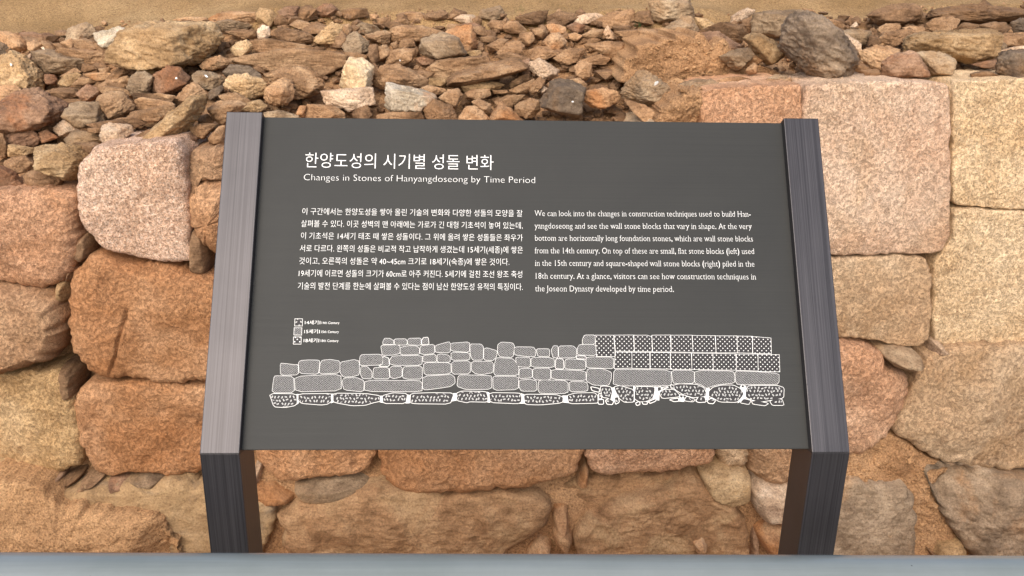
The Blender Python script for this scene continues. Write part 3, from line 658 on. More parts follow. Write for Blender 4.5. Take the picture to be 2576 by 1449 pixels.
RC = '''y 90,130 180,138 240,178 262,210 130,225
p 360,180 370,128 440,78 500,58 552,80 500,134 450,175
d 450,150 520,128 522,240 490,255 448,190
g 525,110 600,83 880,73 932,85 850,114 800,184 770,245 690,295 620,264 528,234
d 120,240 320,193 470,188 482,250 440,335 380,314 250,254
r 58,310 110,258 250,238 330,268 432,340 420,384 330,435 270,424 118,364
y 463,290 530,243 600,258 782,365 760,435 640,490 580,444 538,374|stubby olive-tan stone with a cut end, left of the big blue-grey boulder|480,300,.8 560,270,.9 640,400,1.1 740,380,.9 640,470,1 590,400,1
g 280,430 420,368 510,358 552,410 480,485 400,545 350,504 308,444
b 780,240 830,138 900,98 1010,98 1082,160 1120,240 1230,268 1262,330 1322,380 1322,450 1252,490 1252,590 1130,615 1000,595 920,504 880,444 770,384 748,320|big blue-grey angular boulder, tallest stone on the right half of the rubble|860,140,.7 1000,130,.8 1090,220,1 980,240,1.2 900,260,1 1180,420,1.1 1080,560,.9 980,560,.8
p 1190,250 1260,268 1320,348 1327,470 1290,500 1260,454 1270,350
g 1190,240 1280,218 1430,233 1422,290 1390,335 1340,345 1280,294
d 1420,270 1480,263 1492,310 1430,355 1398,344
d 1393,120 1440,88 1570,38 1740,23 1802,60 1800,144 1660,205 1600,174 1480,190|dark lens-shaped stone on the sand edge right of the big blue-grey boulder|1450,110,.8 1600,70,.9 1760,80,.8 1660,160,1 1500,150,1
t 1470,220 1530,178 1640,178 1652,220 1540,255 1480,274
t 1490,290 1530,248 1640,223 1720,218 1782,260 1690,305 1600,355 1510,334
t 1655,210 1740,193 1830,208 1822,250 1740,245
d 1850,140 1900,78 2000,58 2200,33 2400,48 2650,78 2650,145 2400,160 2230,170 2120,185 2080,134 1990,129|long dark layered slab lying along the sand in the top right corner|1900,110,.9 2050,80,1 2350,80,1 2560,100,1 2100,150,1
t 1835,180 1900,138 2030,123 2092,150 2050,235 1980,245 1838,240
d 2050,220 2130,168 2250,188 2242,220 2130,235
d 2240,190 2340,163 2440,173 2482,210 2400,285 2380,245 2260,224
b 2478,170 2576,133 2640,150 2640,260 2500,255
y 1680,340 1740,278 1860,248 2060,228 2340,218 2382,260 2370,384 2300,455 2150,475 2050,434 1950,394 1800,384 1690,394|large rounded yellow granite slab in the upper right rubble|1740,310,.9 1900,280,1 2200,250,1 2340,270,.9 2300,400,1 2160,430,1 2000,390,1
o 2400,215 2460,193 2482,240 2420,255
t 2390,280 2450,248 2640,248 2640,335 2470,355
g 2370,330 2410,298 2452,340 2440,374 2370,374
p 2380,390 2640,338 2640,425 2440,405
b 2390,440 2440,388 2576,368 2680,400 2680,590 2560,600 2440,605 2368,544|bulky dark boulder sitting on the wall at the right edge, above the pale yellow block|2430,430,.9 2460,400,.9 2600,390,1 2620,560,1 2450,570,1.1
r 2180,490 2390,448 2402,480 2300,505
d 2178,560 2280,533 2350,548 2422,595 2400,610 2280,610 2200,594
t 1333,390 1440,348 1560,348 1642,380 1520,445 1480,505 1430,520 1348,454
o 1440,350 1520,318 1562,350
r 1508,470 1590,418 1690,388 1760,388 1852,540 1850,585 1700,595 1580,595 1508,564|rust-brown wedge with a bright top facet, on the wall left of a grey block|1530,500,.5 1600,440,.4 1740,410,.4 1640,500,1 1740,470,1.1 1810,560,1 1560,560,.9
g 1760,400 1800,383 1940,388 2042,440 2040,545 1980,575 1860,566 1828,470|square-cut grey block touching the rust-brown wedge on top of the wall|1800,425,.5 1950,415,.5 1870,480,1.1 2020,450,.9 1990,550,1 1880,545,1.1
t 1700,360 1800,338 1912,370 1800,390 1720,400
o 478,530 540,473 572,500 560,555 500,565
t 630,590 740,598 722,630 640,625
t 735,610 820,578 832,625 740,635
p 1158,600 1210,578 1232,622 1170,630
g -20,640 80,598 220,598 302,640 200,665 60,705 -20,695
p 1263,205 1310,163 1332,200 1290,220
t 1300,470 1360,480 1440,530 1420,550 1300,540
g 640,600 700,560 800,575 760,612
d 1340,530 1480,520 1520,580 1400,590
t 240,620 340,600 520,600 470,640 300,640
t 1050,130 1130,150 1240,200 1160,230 1090,190
t 900,60 960,70 1010,95 930,100'''
COL = dict(c='cream', t='tan-brown', d='dark brown', g='grey-buff', o='ochre-orange', r='reddish-brown', p='pale pinkish', y='yellowish', w='whitish', b='slate-grey')
LM = [(415, 115, 'big flat-topped buff boulder'), (340, 445, 'pale pink wall block'), (440, 300, 'slanted tan slab'), (85, 280, 'rust-stained layered rock'), (155, 405, 'rounded yellowish stone'),
      (703, 233, 'glowing orange lump'), (900, 185, 'bright cream stone'), (1030, 245, 'orange-blotched white rock'), (1225, 180, 'long overhanging slab'), (1413, 248, 'jagged dark grey rock'),
      (1110, 115, 'ring-faced grey-buff stone'), (1265, 283, 'bright peaked orange stone'), (1632, 225, 'white-splashed grey rock'), (1690, 22, 'tall whitish top-edge rock'), (2065, 115, 'big blue-grey boulder'), (2277, 165, 'rust-brown wedge'),
      (2350, 160, 'square-cut grey block'), (2400, 112, 'yellow granite slab'), (2545, 160, 'bulky dark right-edge boulder'), (2450, 32, 'long dark corner slab'),
      (1730, 160, 'ochre earth mound'), (50, 185, 'buff boulder at the left edge'), (2250, 38, 'dark lens-shaped stone')]
GROUP = 'loose rubble stones heaped on the old wall'
stones = []
for data, off in ((RA, 0.0), (RB, 858.67), (RC, 1717.33)):
    for line in data.split('\n'):
        body, _, lab = line.partition('|'); f = body.split(); code = f[0]; lab, _, fr = lab.partition('|')
        front = [(off+float(q.split(',')[0])/3, float(q.split(',')[1])/3, float(q.split(',')[2])) for q in fr.split()]
        poly = [(off+float(q.split(',')[0])/3, float(q.split(',')[1])/3) for q in f[1:]]
        a = np.array(poly); cx, cy = a.mean(0); by = a[:, 1].max(); wd, hg = np.ptp(a, 0)
        Yp = surf_y(cx, by-0.12*hg)
        if lab and wd*hg > 5000: Yp -= 0.02
        big = lab and ('boulder' in lab)
        ob = rock(poly, Yp, M['cream' if code == 'c' else code], front, name='boulder' if big else 'rubble_stone')
        stones.append([ob, cx, cy, wd, hg, code, lab])
stones[14][6] = 'buff rough-faced boulder in the rubble at the left edge of the photo'
def describe(s, k=0, deg=0):
    ob, cx, cy, wd, hg, code, lab = s
    A = wd*hg; size = 'small' if A < 900 else 'middling' if A < 3000 else 'large'
    asp = wd/hg; shape = 'long thin' if asp > 3 else 'flat' if asp > 1.9 else 'upright' if asp < 0.8 else 'chunky' if asp < 1.3 else 'angular'
    ds = sorted(LM, key=lambda l: math.hypot(cx-l[0], (cy-l[1])*1.3))
    def rel(l):
        dx, dy = cx-l[0], cy-l[1]
        near = math.hypot(dx, dy) < 110
        if abs(dx) > abs(dy)*2.2: t_ = 'right of' if dx > 0 else 'left of'
        elif abs(dy) > abs(dx)*2.2: t_ = 'below' if dy > 0 else 'above'
        else: t_ = ('below-' if dy > 0 else 'above-')+('right of' if dx > 0 else 'left of')
        return ('just ' if near else '')+t_+' the '+l[2]
    return '%s %s %s stone %s' % (size, COL[code], shape, rel(ds[k]))
labs = {}
for s in stones: labs.setdefault(s[6] or describe(s), []).append(s)
for lb, g in labs.items():
    if len(g) == 1: g[0].append(lb)
    else:
        g.sort(key=lambda s: s[1])
        nm = [lb]*len(g)
        words = {2: ['left', 'right'], 3: ['left', 'middle', 'right']}.get(len(g), ['leftmost', 'second from left', 'third from left', 'fourth from left', 'fifth from left', 'sixth from left', 'seventh from left', 'eighth from left'])
        for s, wv in zip(g, words): s.append(wv+' of '+lb.replace(' stone ', ' stones ', 1))
for s in stones:
    if len(s[-1].replace('-', ' ').split()) > 16: s[-1] = s[-1].replace('middling ', '').replace('grey-buff', 'buff')
    tag(s[0], s[-1], 'boulder' if s[0].name.startswith('boulder') else 'stone', GROUP)
# pieces of rubble half buried between the stones above
fill = 0
while fill < 58:
    px = rng.uniform(-20, 2600); a, b = ytop(px), ysand(px)
    if 1560 < px < 2020 and rng.random() < .85: continue
    py = b+(a-b)*rng.uniform(0.04, 0.92)
    if 560 < px < 1760 and py > 300: continue
    wd, hg = rng.uniform(24, 60), rng.uniform(14, 30); ph = rng.uniform(0, 6.3)
    poly = [(px+wd/2*math.cos(ph+t)*rng.uniform(.75, 1.1), py+hg/2*math.sin(ph+t)*rng.uniform(.75, 1.1)) for t in np.linspace(0, 2*math.pi, 8)[:-1]]
    ob = rock(poly, surf_y(px, py)+0.045, M[rng.choice('tttddgrrob')], sub=3)
    tag(ob, 'small stone half buried in the gaps between the bigger rubble stones', 'stone', 'half-buried stones in the rubble gaps'); fill += 1
def gravel(name, label, spots, mat, smin, smax):
    d, F = ico(1); V, FF = [], []
    for k, (p, ) in enumerate(spots):
        s = rng.uniform(smin, smax)*(2.2 if rng.random() < 0.06 else 1); sc = np.array([rng.uniform(.7, 1.4), rng.uniform(.7, 1.4), rng.uniform(.5, .9)])*s
        a = rng.uniform(0, 6.28); R2 = np.array([[math.cos(a), -math.sin(a), 0], [math.sin(a), math.cos(a), 0], [0, 0, 1]])
        v = (d*(1+0.22*NR.randn(len(d), 1)))*sc@R2.T+p; FF += [tuple(i+len(V)*len(d) for i in f) for f in F]; V.append(v)
    return tag(mesh_obj(name, np.vstack(V), FF, mat, None, False), label, 'gravel', None, 'stuff')
sp = []
for k in range(2600):
    px = rng.uniform(-60, 2640); a, b = ytop(px), ysand(px); v = rng.random()**0.8
    p = at_y(px, a-v*(a-b), Y0+v*YD); p[2] -= 0.058*(1-v*v)-0.006-fbm(np.array([[p[0], p[1], p[2]]])*4.5, 4, 3)[0]*0.016; sp.append((p,))
gravel('gravel', 'loose gravel between the rubble stones', sp, M['o'], 0.002, 0.006)
sp = []
for k in range(3800):
    px = rng.uniform(-700, 3300); a, b = ytop(px), ysand(px); v = rng.uniform(0.0, 0.97)
    if 1600 < px < 1980 and rng.random() < .8: continue
    p = at_y(px, a-v*(a-b), Y0+v*YD); p[2] -= 0.058*(1-v*v)-rng.uniform(0.002, 0.02); sp.append((p,))
gravel('rubble_chips', 'brown stone chips and splinters filling the gaps of the rubble', sp, M['d'], 0.009, 0.02)

# ------------------------------------------------------------------ the sign
NB = np.array([0, math.cos(LEAN), -math.sin(LEAN)]); UP = np.array([0, math.sin(LEAN), math.cos(LEAN)]); KN = np.array([0, 0, KNEE])
HW = 0.45
REC = 0.013                                       # plate lies this far behind the faces of the posts
P0 = KN+NB*REC
def pan(px, py):                                  # picture point -> plate coordinates (across, up the plate)
    q = at_plane(px, py, P0, NB)-P0; return (q[0], float(q@UP))
def onplate(u, v, lift): return P0+np.array([u, 0, 0])+UP*v-NB*lift
sign = empty('information_sign', (0, 0, 0), 'dark grey metal information sign with a slanted bilingual plate between two bent posts', 'sign')
def bevelled(bm, off):
    bmesh.ops.bevel(bm, geom=bm.edges[:], offset=off, segments=2, affect='EDGES', profile=0.6)
def poly_prism(name, prof, x0, x1, mat, parent, off=0.0012):
    bm = bmesh.new(); a = [bm.verts.new((x0, p[1], p[2])) for p in prof]; b = [bm.verts.new((x1, p[1], p[2])) for p in prof]
    n = len(prof); bm.faces.new(a); bm.faces.new(b[::-1])
    for i in range(n): bm.faces.new((a[i], b[i], b[(i+1) % n], a[(i+1) % n]))
    bmesh.ops.recalc_face_normals(bm, faces=bm.faces)
    if off: bevelled(bm, off)
    me = bpy.data.meshes.new(name); bm.to_mesh(me); bm.free(); me.materials.append(mat)
    o = bpy.data.objects.new(name, me); C.objects.link(o); o.parent = parent; return o
kb = KN+np.array([0, PD, -PD*math.tan(LEAN/2)])   # mitred back corner
for sx in (-1, 1):
    x0, x1 = sorted((sx*HW, sx*(HW-PW)))
    # slanted arm, modelled lying along its own Z so the brushing follows it
    prof_l = [(0, 0, 0), (0, 0, LEN), (0, PD, LEN), (0, PD, PD*math.tan(LEAN/2))]
    o = poly_prism('slanted_arm', prof_l, x0, x1, M['post'], sign); o.location = KN; o.rotation_euler = (-LEAN, 0, 0)
    prof_v = [KN, kb, np.array([0, PD, 0.006]), np.array([0, 0, 0.006])]
    o = poly_prism('post', prof_v, x0, x1, M['post'], sign)
    bp = poly_prism('base_plate', [np.array([0, -.04, 0.0]), np.array([0, -.04, .006]), np.array([0, PD+.04, .006]), np.array([0, PD+.04, 0.0])], x0-.04, x1+.04, M['post'], sign, 0.001)
u_bl, v_b = pan(1300, 1130.5); _, v_t = pan(1300, 302)
bm_prof = [(0, 0, v_b), (0, 0, v_t), (0, 0.006, v_t), (0, 0.006, v_b)]
plate = poly_prism('plate', bm_prof, -HW+PW-0.001, HW-PW+0.001, M['panel'], sign, 0.0008); plate.location = P0; plate.rotation_euler = (-LEAN, 0, 0)
def flat(name, polys, mat, parent, lifts):
    """printed marks: closed outlines on the plate, each at its own hair of height"""
    V, F = [], []
    for pl, lf in zip(polys, lifts):
        i = len(V); V += [(u, -lf, v) for u, v in pl]; F.append(tuple(range(i, i+len(pl))))
    me = bpy.data.meshes.new(name); me.from_pydata(V, [], F); me.materials.append(mat); me.update()
    bm = bmesh.new(); bm.from_mesh(me)
    for f in bm.faces:
        if f.normal.y > 0: f.normal_flip()
    bm.to_mesh(me); bm.free()
    o = bpy.data.objects.new(name, me); C.objects.link(o); o.parent = parent; return o
INK = 0.0004
def _glyph_mesh(body, offset):
    c = bpy.data.curves.new('t', 'FONT'); c.body = body; c.resolution_u = 3; c.offset = offset
    o = bpy.data.objects.new('t', c); C.objects.link(o); bpy.context.view_layer.update()
    m = o.to_mesh(); v = np.array([x.co[:2] for x in m.vertices]).reshape(-1, 2); f = [tuple(p.vertices) for p in m.polygons]
    o.to_mesh_clear(); bpy.data.objects.remove(o); bpy.data.curves.remove(c); return v, f
def lettering(name, lines, parent, serif=False, thin=0.0):
    """lines: (text, left point, right point, height in metres of one em on the plate, stroke weight in em, foot)"""
    V, F = [], []
    for body, L, R_, em, wt, base in lines:
        v, f = _serif_line(body) if serif else _glyph_mesh(body, thin); u0, v0 = pan(*L); u1, v1 = pan(*R_)
        x0, x1 = v[:, 0].min(), v[:, 0].max(); sx = (u1-u0)/(x1-x0)
        n = 8 if wt > 0.02 else 4 if wt > 0 else 0
        for k in range(n+1):                      # print spread: the strokes fatten evenly
            a = 2*math.pi*k/max(n, 1)+0.4; dx, dy = (0, 0) if k == n else (wt*math.cos(a)*em, wt*math.sin(a)*em)
            i = len(V)
            for x, y in v:
                t = (x-x0)/(x1-x0); V.append((u0+(x-x0)*sx+dx, -INK-1.2e-5*k, v0+(v1-v0)*t+(y-base)*em+dy))
            F += [tuple(i+q for q in p) for p in f]
    me = bpy.data.meshes.new(name); me.from_pydata(V, [], F); me.materials.append(M['ink']); me.update()
    bm = bmesh.new(); bm.from_mesh(me)
    for q in bm.faces:
        if q.normal.y > 0: q.normal_flip()
    bm.to_mesh(me); bm.free()
    o = bpy.data.objects.new(name, me); C.objects.link(o); o.parent = parent; return o
_gc = {}
def serif_glyph(ch):
    """outline of one letter with slab serifs put on its stems"""
    if ch in _gc: return _gc[ch]
    v, f = _glyph_mesh(ch, 0.0 if ch in ',.-()' else -0.017); w2 = _glyph_mesh('H'+ch+'H', 0.0)[0]; w1 = _glyph_mesh('HH', 0.0)[0]
    adv = np.ptp(w2[:, 0])-np.ptp(w1[:, 0]); v = v.copy() if len(v) else np.zeros((0, 2)); f = list(f)
    cnt = {}
    for p in f:
        for a, b in zip(p, p[1:]+p[:1]): cnt[tuple(sorted((a, b)))] = cnt.get(tuple(sorted((a, b))), 0)+1
    E2 = [e for e, n in cnt.items() if n == 1]; V = v.tolist(); xh, top = 0.449, (v[:, 1].max() if len(v) else 0); low = v[:, 1].min() if len(v) else 0
    def stems(y):
        xs = sorted(v[a][0]+(v[b][0]-v[a][0])*(y-v[a][1])/(v[b][1]-v[a][1]) for a, b in E2 if (v[a][1] > y) != (v[b][1] > y))
        return [(a, b) for a, b in zip(xs[::2], xs[1::2]) if b-a < 0.17]
    def slab(x0, x1, y0, y1):
        i = len(V); V.extend([(x0, y0), (x1, y0), (x1, y1), (x0, y1)]); f.append((i, i+1, i+2, i+3))
    h = 0.032; e = 0.055
    if ch in 'fhiklmnrHAIDPTFxz147':
        for a, b in stems(0.03): slab(a-e, b+e, 0, h)
    if ch in 'adu':
        for a, b in stems(0.03)[-1:]: slab(b-.02, b+e, 0, h)
    if ch in 'imnrpuvwyxj':
        for k, (a, b) in enumerate(stems(xh-0.03)): slab(a-e, b+(e if ch in 'vwyx' else 0), xh-h, xh) if (ch in 'vwyxu' or k == 0) else None
    if ch in 'bdhkl':
        for a, b in stems(top-0.03)[:1]: slab(a-e, b, top-h, top)
    if ch in 'HWDPIJTA':
        for a, b in stems(top-0.03): slab(a-e, b+e, top-h, top) if ch not in 'A' else None
    if ch in 'pq':
        for a, b in stems(low+0.03): slab(a-e, b+e, low, low+h)
    _gc[ch] = (np.array(V).reshape(-1, 2), f, adv); return _gc[ch]
def _serif_line(body):
    x, V, F = 0.0, [], []
    for ch in body:
        if ch == ' ': x += 0.27; continue
        v, f, adv = serif_glyph(ch); i = len(V); V += [(a+x, b) for a, b in v]; F += [tuple(i+q for q in p) for p in f]; x += adv+0.012
    return np.array(V), F
S = 0.63889
z1 = lambda x, y: ((1140+x/2.415)*S, (560+y/2.415)*S)
z2 = lambda x, y: ((2060+x/2.576)*S, (780+y/2.576)*S)
d1 = lambda x, y: ((1040+x/3.45)*S, (1220+y/3.45)*S)
d2 = lambda x, y: ((1600+x/3.22)*S, (1300+y/3.22)*S)
d3 = lambda x, y: ((2260+x/2.995)*S, (1280+y/2.995)*S)
HB, HH = -0.076, 0.903                            # foot and height of a Hangul block in em
def emfor(fn, x, y0, y1, frac): return abs(pan(*fn(x, y0))[1]-pan(*fn(x, y1))[1])/frac
T = lambda n, ls, serif=False, thin=0.0: lettering(n, ls, plate, serif, thin)
T('title_lettering', [('한양도성의 시기별 성돌 변화', z1(145, 242), z1(1940, 266), emfor(z1, 300, 98, 242, HH), 0.0, HB)], False, -0.008)
T('subtitle_lettering', [('Changes in Stones of Hanyangdoseong by Time Period', z1(135, 362), z1(2335, 390), emfor(z1, 300, 300, 362,   .70), 0.0, 0)], False, -0.02)
KO = ['이 구간에서는 한양도성을 쌓아 올린 기술의 변화와 다양한 성돌의 모양을 잘', '살펴볼 수 있다. 이곳 성벽의 맨 아래에는 가로가 긴 대형 기초석이 놓여 있는데,',
      '이 기초석은 14세기 태조 때 쌓은 성돌이다. 그 위에 올려 쌓은 성돌들은 좌우가', '서로 다르다. 왼쪽의 성돌은 비교적 작고 납작하게 생겼는데 15세기(세종)에 쌓은',
      '것이고, 오른쪽의 성돌은 약 40~45cm 크기로 18세기(숙종)에 쌓은 것이다.', '19세기에 이르면 성돌의 크기가 60cm로 아주 커진다. 5세기에 걸친 조선 왕조 축성',
      '기술의 발전 단계를 한눈에 살펴볼 수 있다는 점이 남산 한양도성 유적의 특징이다.']
KP = [(120, 2215, 690, 710), (110, 2217, 806, 826), (108, 2218, 922, 942), (98, 2218, 1042, 1058), (92, 2090, 1162, 1172), (87, 2212, 1280, 1290), (78, 2218, 1400, 1410)]
ke = emfor(z1, 1100, 640, 706, HH)
T('korean_text', [(s, z1(a, y0), z1(b, y1), ke, 0.0, HB) for s, (a, b, y0, y1) in zip(KO, KP)], False, -0.009)
EN = ['We can look into the changes in construction techniques used to build Han-', 'yangdoseong and see the wall stone blocks that vary in shape. At the very', 'bottom are horizontally long foundation stones, which are wall stone blocks',
      'from the 14th century. On top of these are small, flat stone blocks (left) used', 'in the 15th century and square-shaped wall stone blocks (right) piled in the', '18th century. At a glance, visitors can see how construction techniques in', 'the Joseon Dynasty developed by time period.']
EP = [(115, 2308, 183, 190), (115, 2320, 310, 315), (118, 2330, 433, 441), (118, 2342, 560, 568), (120, 2345, 687, 696), (125, 2362, 818, 826), (122, 1528, 946, 952)]
ee = emfor(z2, 1200, 135, 190, .66)
T('english_text', [(s, z2(a, y0), z2(b, y1), ee, 0.0, 0) for s, (a, b, y0, y1) in zip(EN, EP)], True)
lg = []
for c_, k0, k1, b0, b1, e0, e1, yb in (('14', 553, 736, 145, 200, 782, 1022, 193), ('15', 545, 728, 265, 322, 776, 1015, 315), ('18', 537, 720, 388, 444, 768, 1010, 437)):
    lg.append((c_+'세기', d1(k0, b1), d1(k1, b1), emfor(d1, 650, b0, b1, HH), 0.008, HB)); lg.append((c_+'th Century', d1(e0, yb), d1(e1, yb), emfor(d1, 900, yb-34, yb, .70), 0.003, 0))
    lg.append(('I', d1(k1+18, yb+4), d1(k1+27, yb+4), emfor(d1, 900, yb-42, yb+4, .682), 0.0, 0))
T('legend_lettering', lg)
# the drawing of the wall: h hatched, s dotted, f dashed stones
HS = [(d1, '''225,730 300,735 410,750 460,748 462,880 225,885|470,720 500,692 600,685 745,688 752,740 735,872 480,860|765,730 790,690 900,678 1028,700 1025,855 750,868|1035,715 1220,680 1290,700 1290,880 1200,905 1080,910 1035,850
1305,640 1330,612 1590,608 1612,660 1600,745 1330,755 1300,740|1618,635 1690,660 1697,765 1560,765 1612,740|1705,690 1745,630 2145,622 2140,750 1770,750 1710,730|1310,870 1320,775 1400,775 1462,840 1460,935 1340,930|1490,800 1510,788 1690,785 1705,935 1480,932
1705,800 1740,770 1870,775 1870,905 1760,932 1715,910|1885,820 1905,775 2145,765 2145,935 1960,940 1885,920|135,930 150,900 395,905 410,1120 110,1125|415,910 1040,875 1045,1095 430,1110|1060,985 1085,930 1260,925 1355,965 1350,1110 1090,1085
1375,960 2110,965 2145,1000 2140,1110 1362,1105|1615,440 1640,390 1710,393 1760,425 1755,468 1620,468|1770,400 1920,397 1942,430 1935,475 1775,475|1950,420 1975,392 2130,388 2130,480 1955,472|2145,420 2165,382 2225,378 2235,468 2145,470
1590,500 1610,482 1840,480 1845,590 1740,612 1610,615|1850,515 1960,492 2070,495 2110,530 2105,605 1855,610|2125,490 2310,472 2315,590 2180,605 2120,590'''),
 (d2, '''365,200 540,150 558,180 552,285 370,280|562,170 800,152 798,280 565,260|808,180 945,180 975,215 970,375 845,378 815,320|985,240 1020,228 1150,265 1140,340 1090,385 985,375|1160,190 1205,155 1345,165 1370,205 1350,345 1190,335 1160,290|1370,230 1400,215 1610,218 1640,260 1635,330 1520,330 1370,310
1650,240 1800,240 1815,260 1810,335 1670,330|1840,250 1870,200 1920,205 1920,350 1860,345|1930,205 2110,202 2155,240 2150,345 2000,350 1935,348|2235,120 2260,65 2390,65 2390,175 2235,178|2170,230 2200,185 2395,185 2405,320 2170,310|2160,330 2255,330 2280,350 2278,365 2160,358|215,325 370,310 382,400 212,402
395,315 440,305 530,320 552,345 552,405 395,405|568,285 800,290 802,375 575,378|220,415 560,415 565,545 430,560 230,565|580,400 805,392 808,550 580,555|828,400 1070,400 1100,425 1098,535 960,560 880,550 828,510|1120,440 1140,350 1345,365 1390,410 1425,480 1418,570 1130,570 1112,540|1390,345 1560,350 1570,380 1565,470 1420,460 1395,410
1585,350 1800,348 1875,370 1870,470 1585,465|1900,365 1985,370 1995,490 1890,485|2015,380 2060,368 2265,380 2270,500 2100,495 2012,485|1435,490 1590,490 1595,600 1430,612|1605,500 1640,488 1825,485 1825,630 1640,628 1605,600|1840,500 2270,520 2278,640 1840,618|210,590 570,565 610,600 615,670 560,710 440,730 240,755 208,735
660,590 690,570 1070,580 1080,610 1078,745 760,750 645,710|1100,600 1130,588 1420,590 1418,750 1105,760|1432,640 1570,625 1650,650 1650,770 1460,770 1432,720|1680,650 1710,635 2000,640 2048,670 2045,800 1700,800 1672,760|2065,655 2280,660 2300,710 2295,770 2075,780'''),
 (d3, '''145,400 170,380 460,380 465,512 300,505 150,500|150,600 160,520 330,515 440,560 435,640 405,710 230,705 150,660|475,530 600,525 1140,535 1145,700 1120,712 465,715|1150,535 1415,540 1415,685 1240,690 1170,680|1425,540 1870,545 1895,600 1890,680 1700,700 1620,720 1560,745 1500,700 1425,680|1900,545 2100,550 2415,575 2415,670 2390,698 1930,700 1905,660''')]
SS_ = [(d3, '''250,122 465,122 480,300 480,370 268,370|472,122 700,120 708,310 490,305|708,122 860,122 915,140 922,312 715,308|920,122 1135,120 1142,315 930,315|1145,122 1390,122 1400,320 1148,315|1398,125 1660,128 1672,322 1405,320|1670,130 1918,130 1925,325 1678,325|1925,132 2100,135 2102,330 1930,325|2108,138 2320,155 2325,335 2110,332
490,320 680,325 680,505 475,512|685,325 890,325 893,515 685,508|900,325 1130,325 1135,518 900,512|1138,330 1380,332 1388,522 1142,520|1390,335 1635,338 1640,525 1392,522|1640,338 1905,342 1915,530 1645,528|1915,345 2165,345 2168,540 1918,532|2172,348 2418,352 2425,550 2172,545''')]
FS = [(d1, '75,1140 440,1145 445,1270 415,1300 280,1325 135,1315|465,1145 915,1140 905,1200 915,1240 860,1280 780,1290 520,1270 465,1235|940,1135 1380,1140 1575,1170 1575,1240 1490,1258 1370,1295 1200,1300 1000,1265 940,1245|1605,1170 1750,1130 1945,1140 1922,1270 1620,1270'),
 (d2, '55,805 330,795 600,800 555,935 100,930 50,915|640,800 700,775 1010,780 1030,840 1028,910 800,905 770,918 640,890|1050,795 1430,800 1460,830 1455,910 1410,930 1060,915|1490,830 1530,815 1900,820 1985,850 1980,910 1930,925 1700,945 1505,940|2040,830 2140,800 2380,795 2425,830 2425,920 2380,925 2060,930'),
 (d3, '''310,730 350,720 435,730 450,790 430,880 400,860 335,850|475,730 540,715 705,765 705,905 600,910 540,870 490,780|715,790 730,725 950,730 950,780 930,860 850,900 770,905 715,870|1005,800 1060,760 1180,762 1240,820 1240,845 1040,865|1150,720 1230,695 1440,700 1530,740 1558,800 1550,840 1400,855 1290,820 1200,765
1590,780 1640,735 1740,710 1880,710 1960,750 2000,810 1970,860 1920,910 1720,905 1640,860 1590,840|2025,770 2060,715 2400,715 2475,740 2470,860 2300,890 2210,905 2080,880 2025,850|200,730 295,750 295,790 215,770|285,885 345,880 345,930 290,930|375,890 410,870 465,900 450,935 390,930|480,855 520,850 530,910 490,930|295,810 325,810 322,865 295,870|1035,740 1110,730 1050,755
985,735 1025,730 1025,770 990,780|1140,705 1200,720 1150,745|1250,825 1285,830 1275,860 1250,850|1130,880 1230,865 1230,895 1180,900|1300,890 1330,840 1430,880 1400,905|1440,895 1470,845 1540,850 1555,905 1470,910|1570,895 1620,865 1665,890 1640,925 1590,920|1960,915 2000,870 2085,890 2060,935|2095,900 2150,890 2290,925 2250,950 2110,930
2310,900 2370,870 2450,875 2475,945 2340,945|730,920 770,905 775,935 740,945|810,905 860,905 860,930 815,930|880,905 965,870 960,895 900,920|1985,705 2005,715 2000,740 1970,730''')]
MM = 0.00022                                     # about one source pixel of the photo on the plate
PXM = abs(pan(1300, 900)[0]-pan(1300+S, 900)[0])
def grow(p, d):
    p = np.asarray(p, float); area = np.sum(p[:, 0]*np.roll(p[:, 1], -1)-np.roll(p[:, 0], -1)*p[:, 1]); p = p if area > 0 else p[::-1]
    e = np.roll(p, -1, 0)-p; e /= np.linalg.norm(e, axis=1)[:, None]+1e-12; n = np.stack([e[:, 1], -e[:, 0]], 1); pn = np.roll(n, 1, 0)
    m = n+pn; m /= np.maximum(np.sum(m*n, 1), 0.5)[:, None]; return p+m*d
def clip_line(poly, o, d):                        # stretches of a line that lie inside an outline
    nrm = np.array([-d[1], d[0]]); s = (poly-o)@nrm; s2 = np.roll(s, -1); q = np.roll(poly, -1, 0); ts = []
    for i in np.nonzero((s > 0) != (s2 > 0))[0]:
        t = s[i]/(s[i]-s2[i]); ts.append(float((poly[i]+(q[i]-poly[i])*t-o)@d))
    ts.sort(); return list(zip(ts[::2], ts[1::2]))
def inside(poly, p):
    x, y = p; a = poly; b = np.roll(poly, -1, 0); c = (a[:, 1] > y) != (b[:, 1] > y)
    return bool(np.sum(c & (x < (b[:, 0]-a[:, 0])*(y-a[:, 1])/(b[:, 1]-a[:, 1]+1e-15)+a[:, 0])) % 2)
white, dark, marks = [], [], []
def strip(a, b, wd):
    d = (b-a)/np.linalg.norm(b-a); n = np.array([-d[1], d[0]])*wd/2; return [a-n, b-n, b+n, a+n]
def hatch(poly, gap, wd, ang=math.radians(52)):
    d = np.array([math.cos(ang), math.sin(ang)]); n = np.array([-d[1], d[0]]); s = poly@n
    k = math.floor(s.min()/gap)
    while k*gap < s.max():
        for t0, t1 in clip_line(poly, n*k*gap, d):
            if t1-t0 > wd: marks.append(strip(n*k*gap+d*t0, n*k*gap+d*t1, wd))
        k += 1
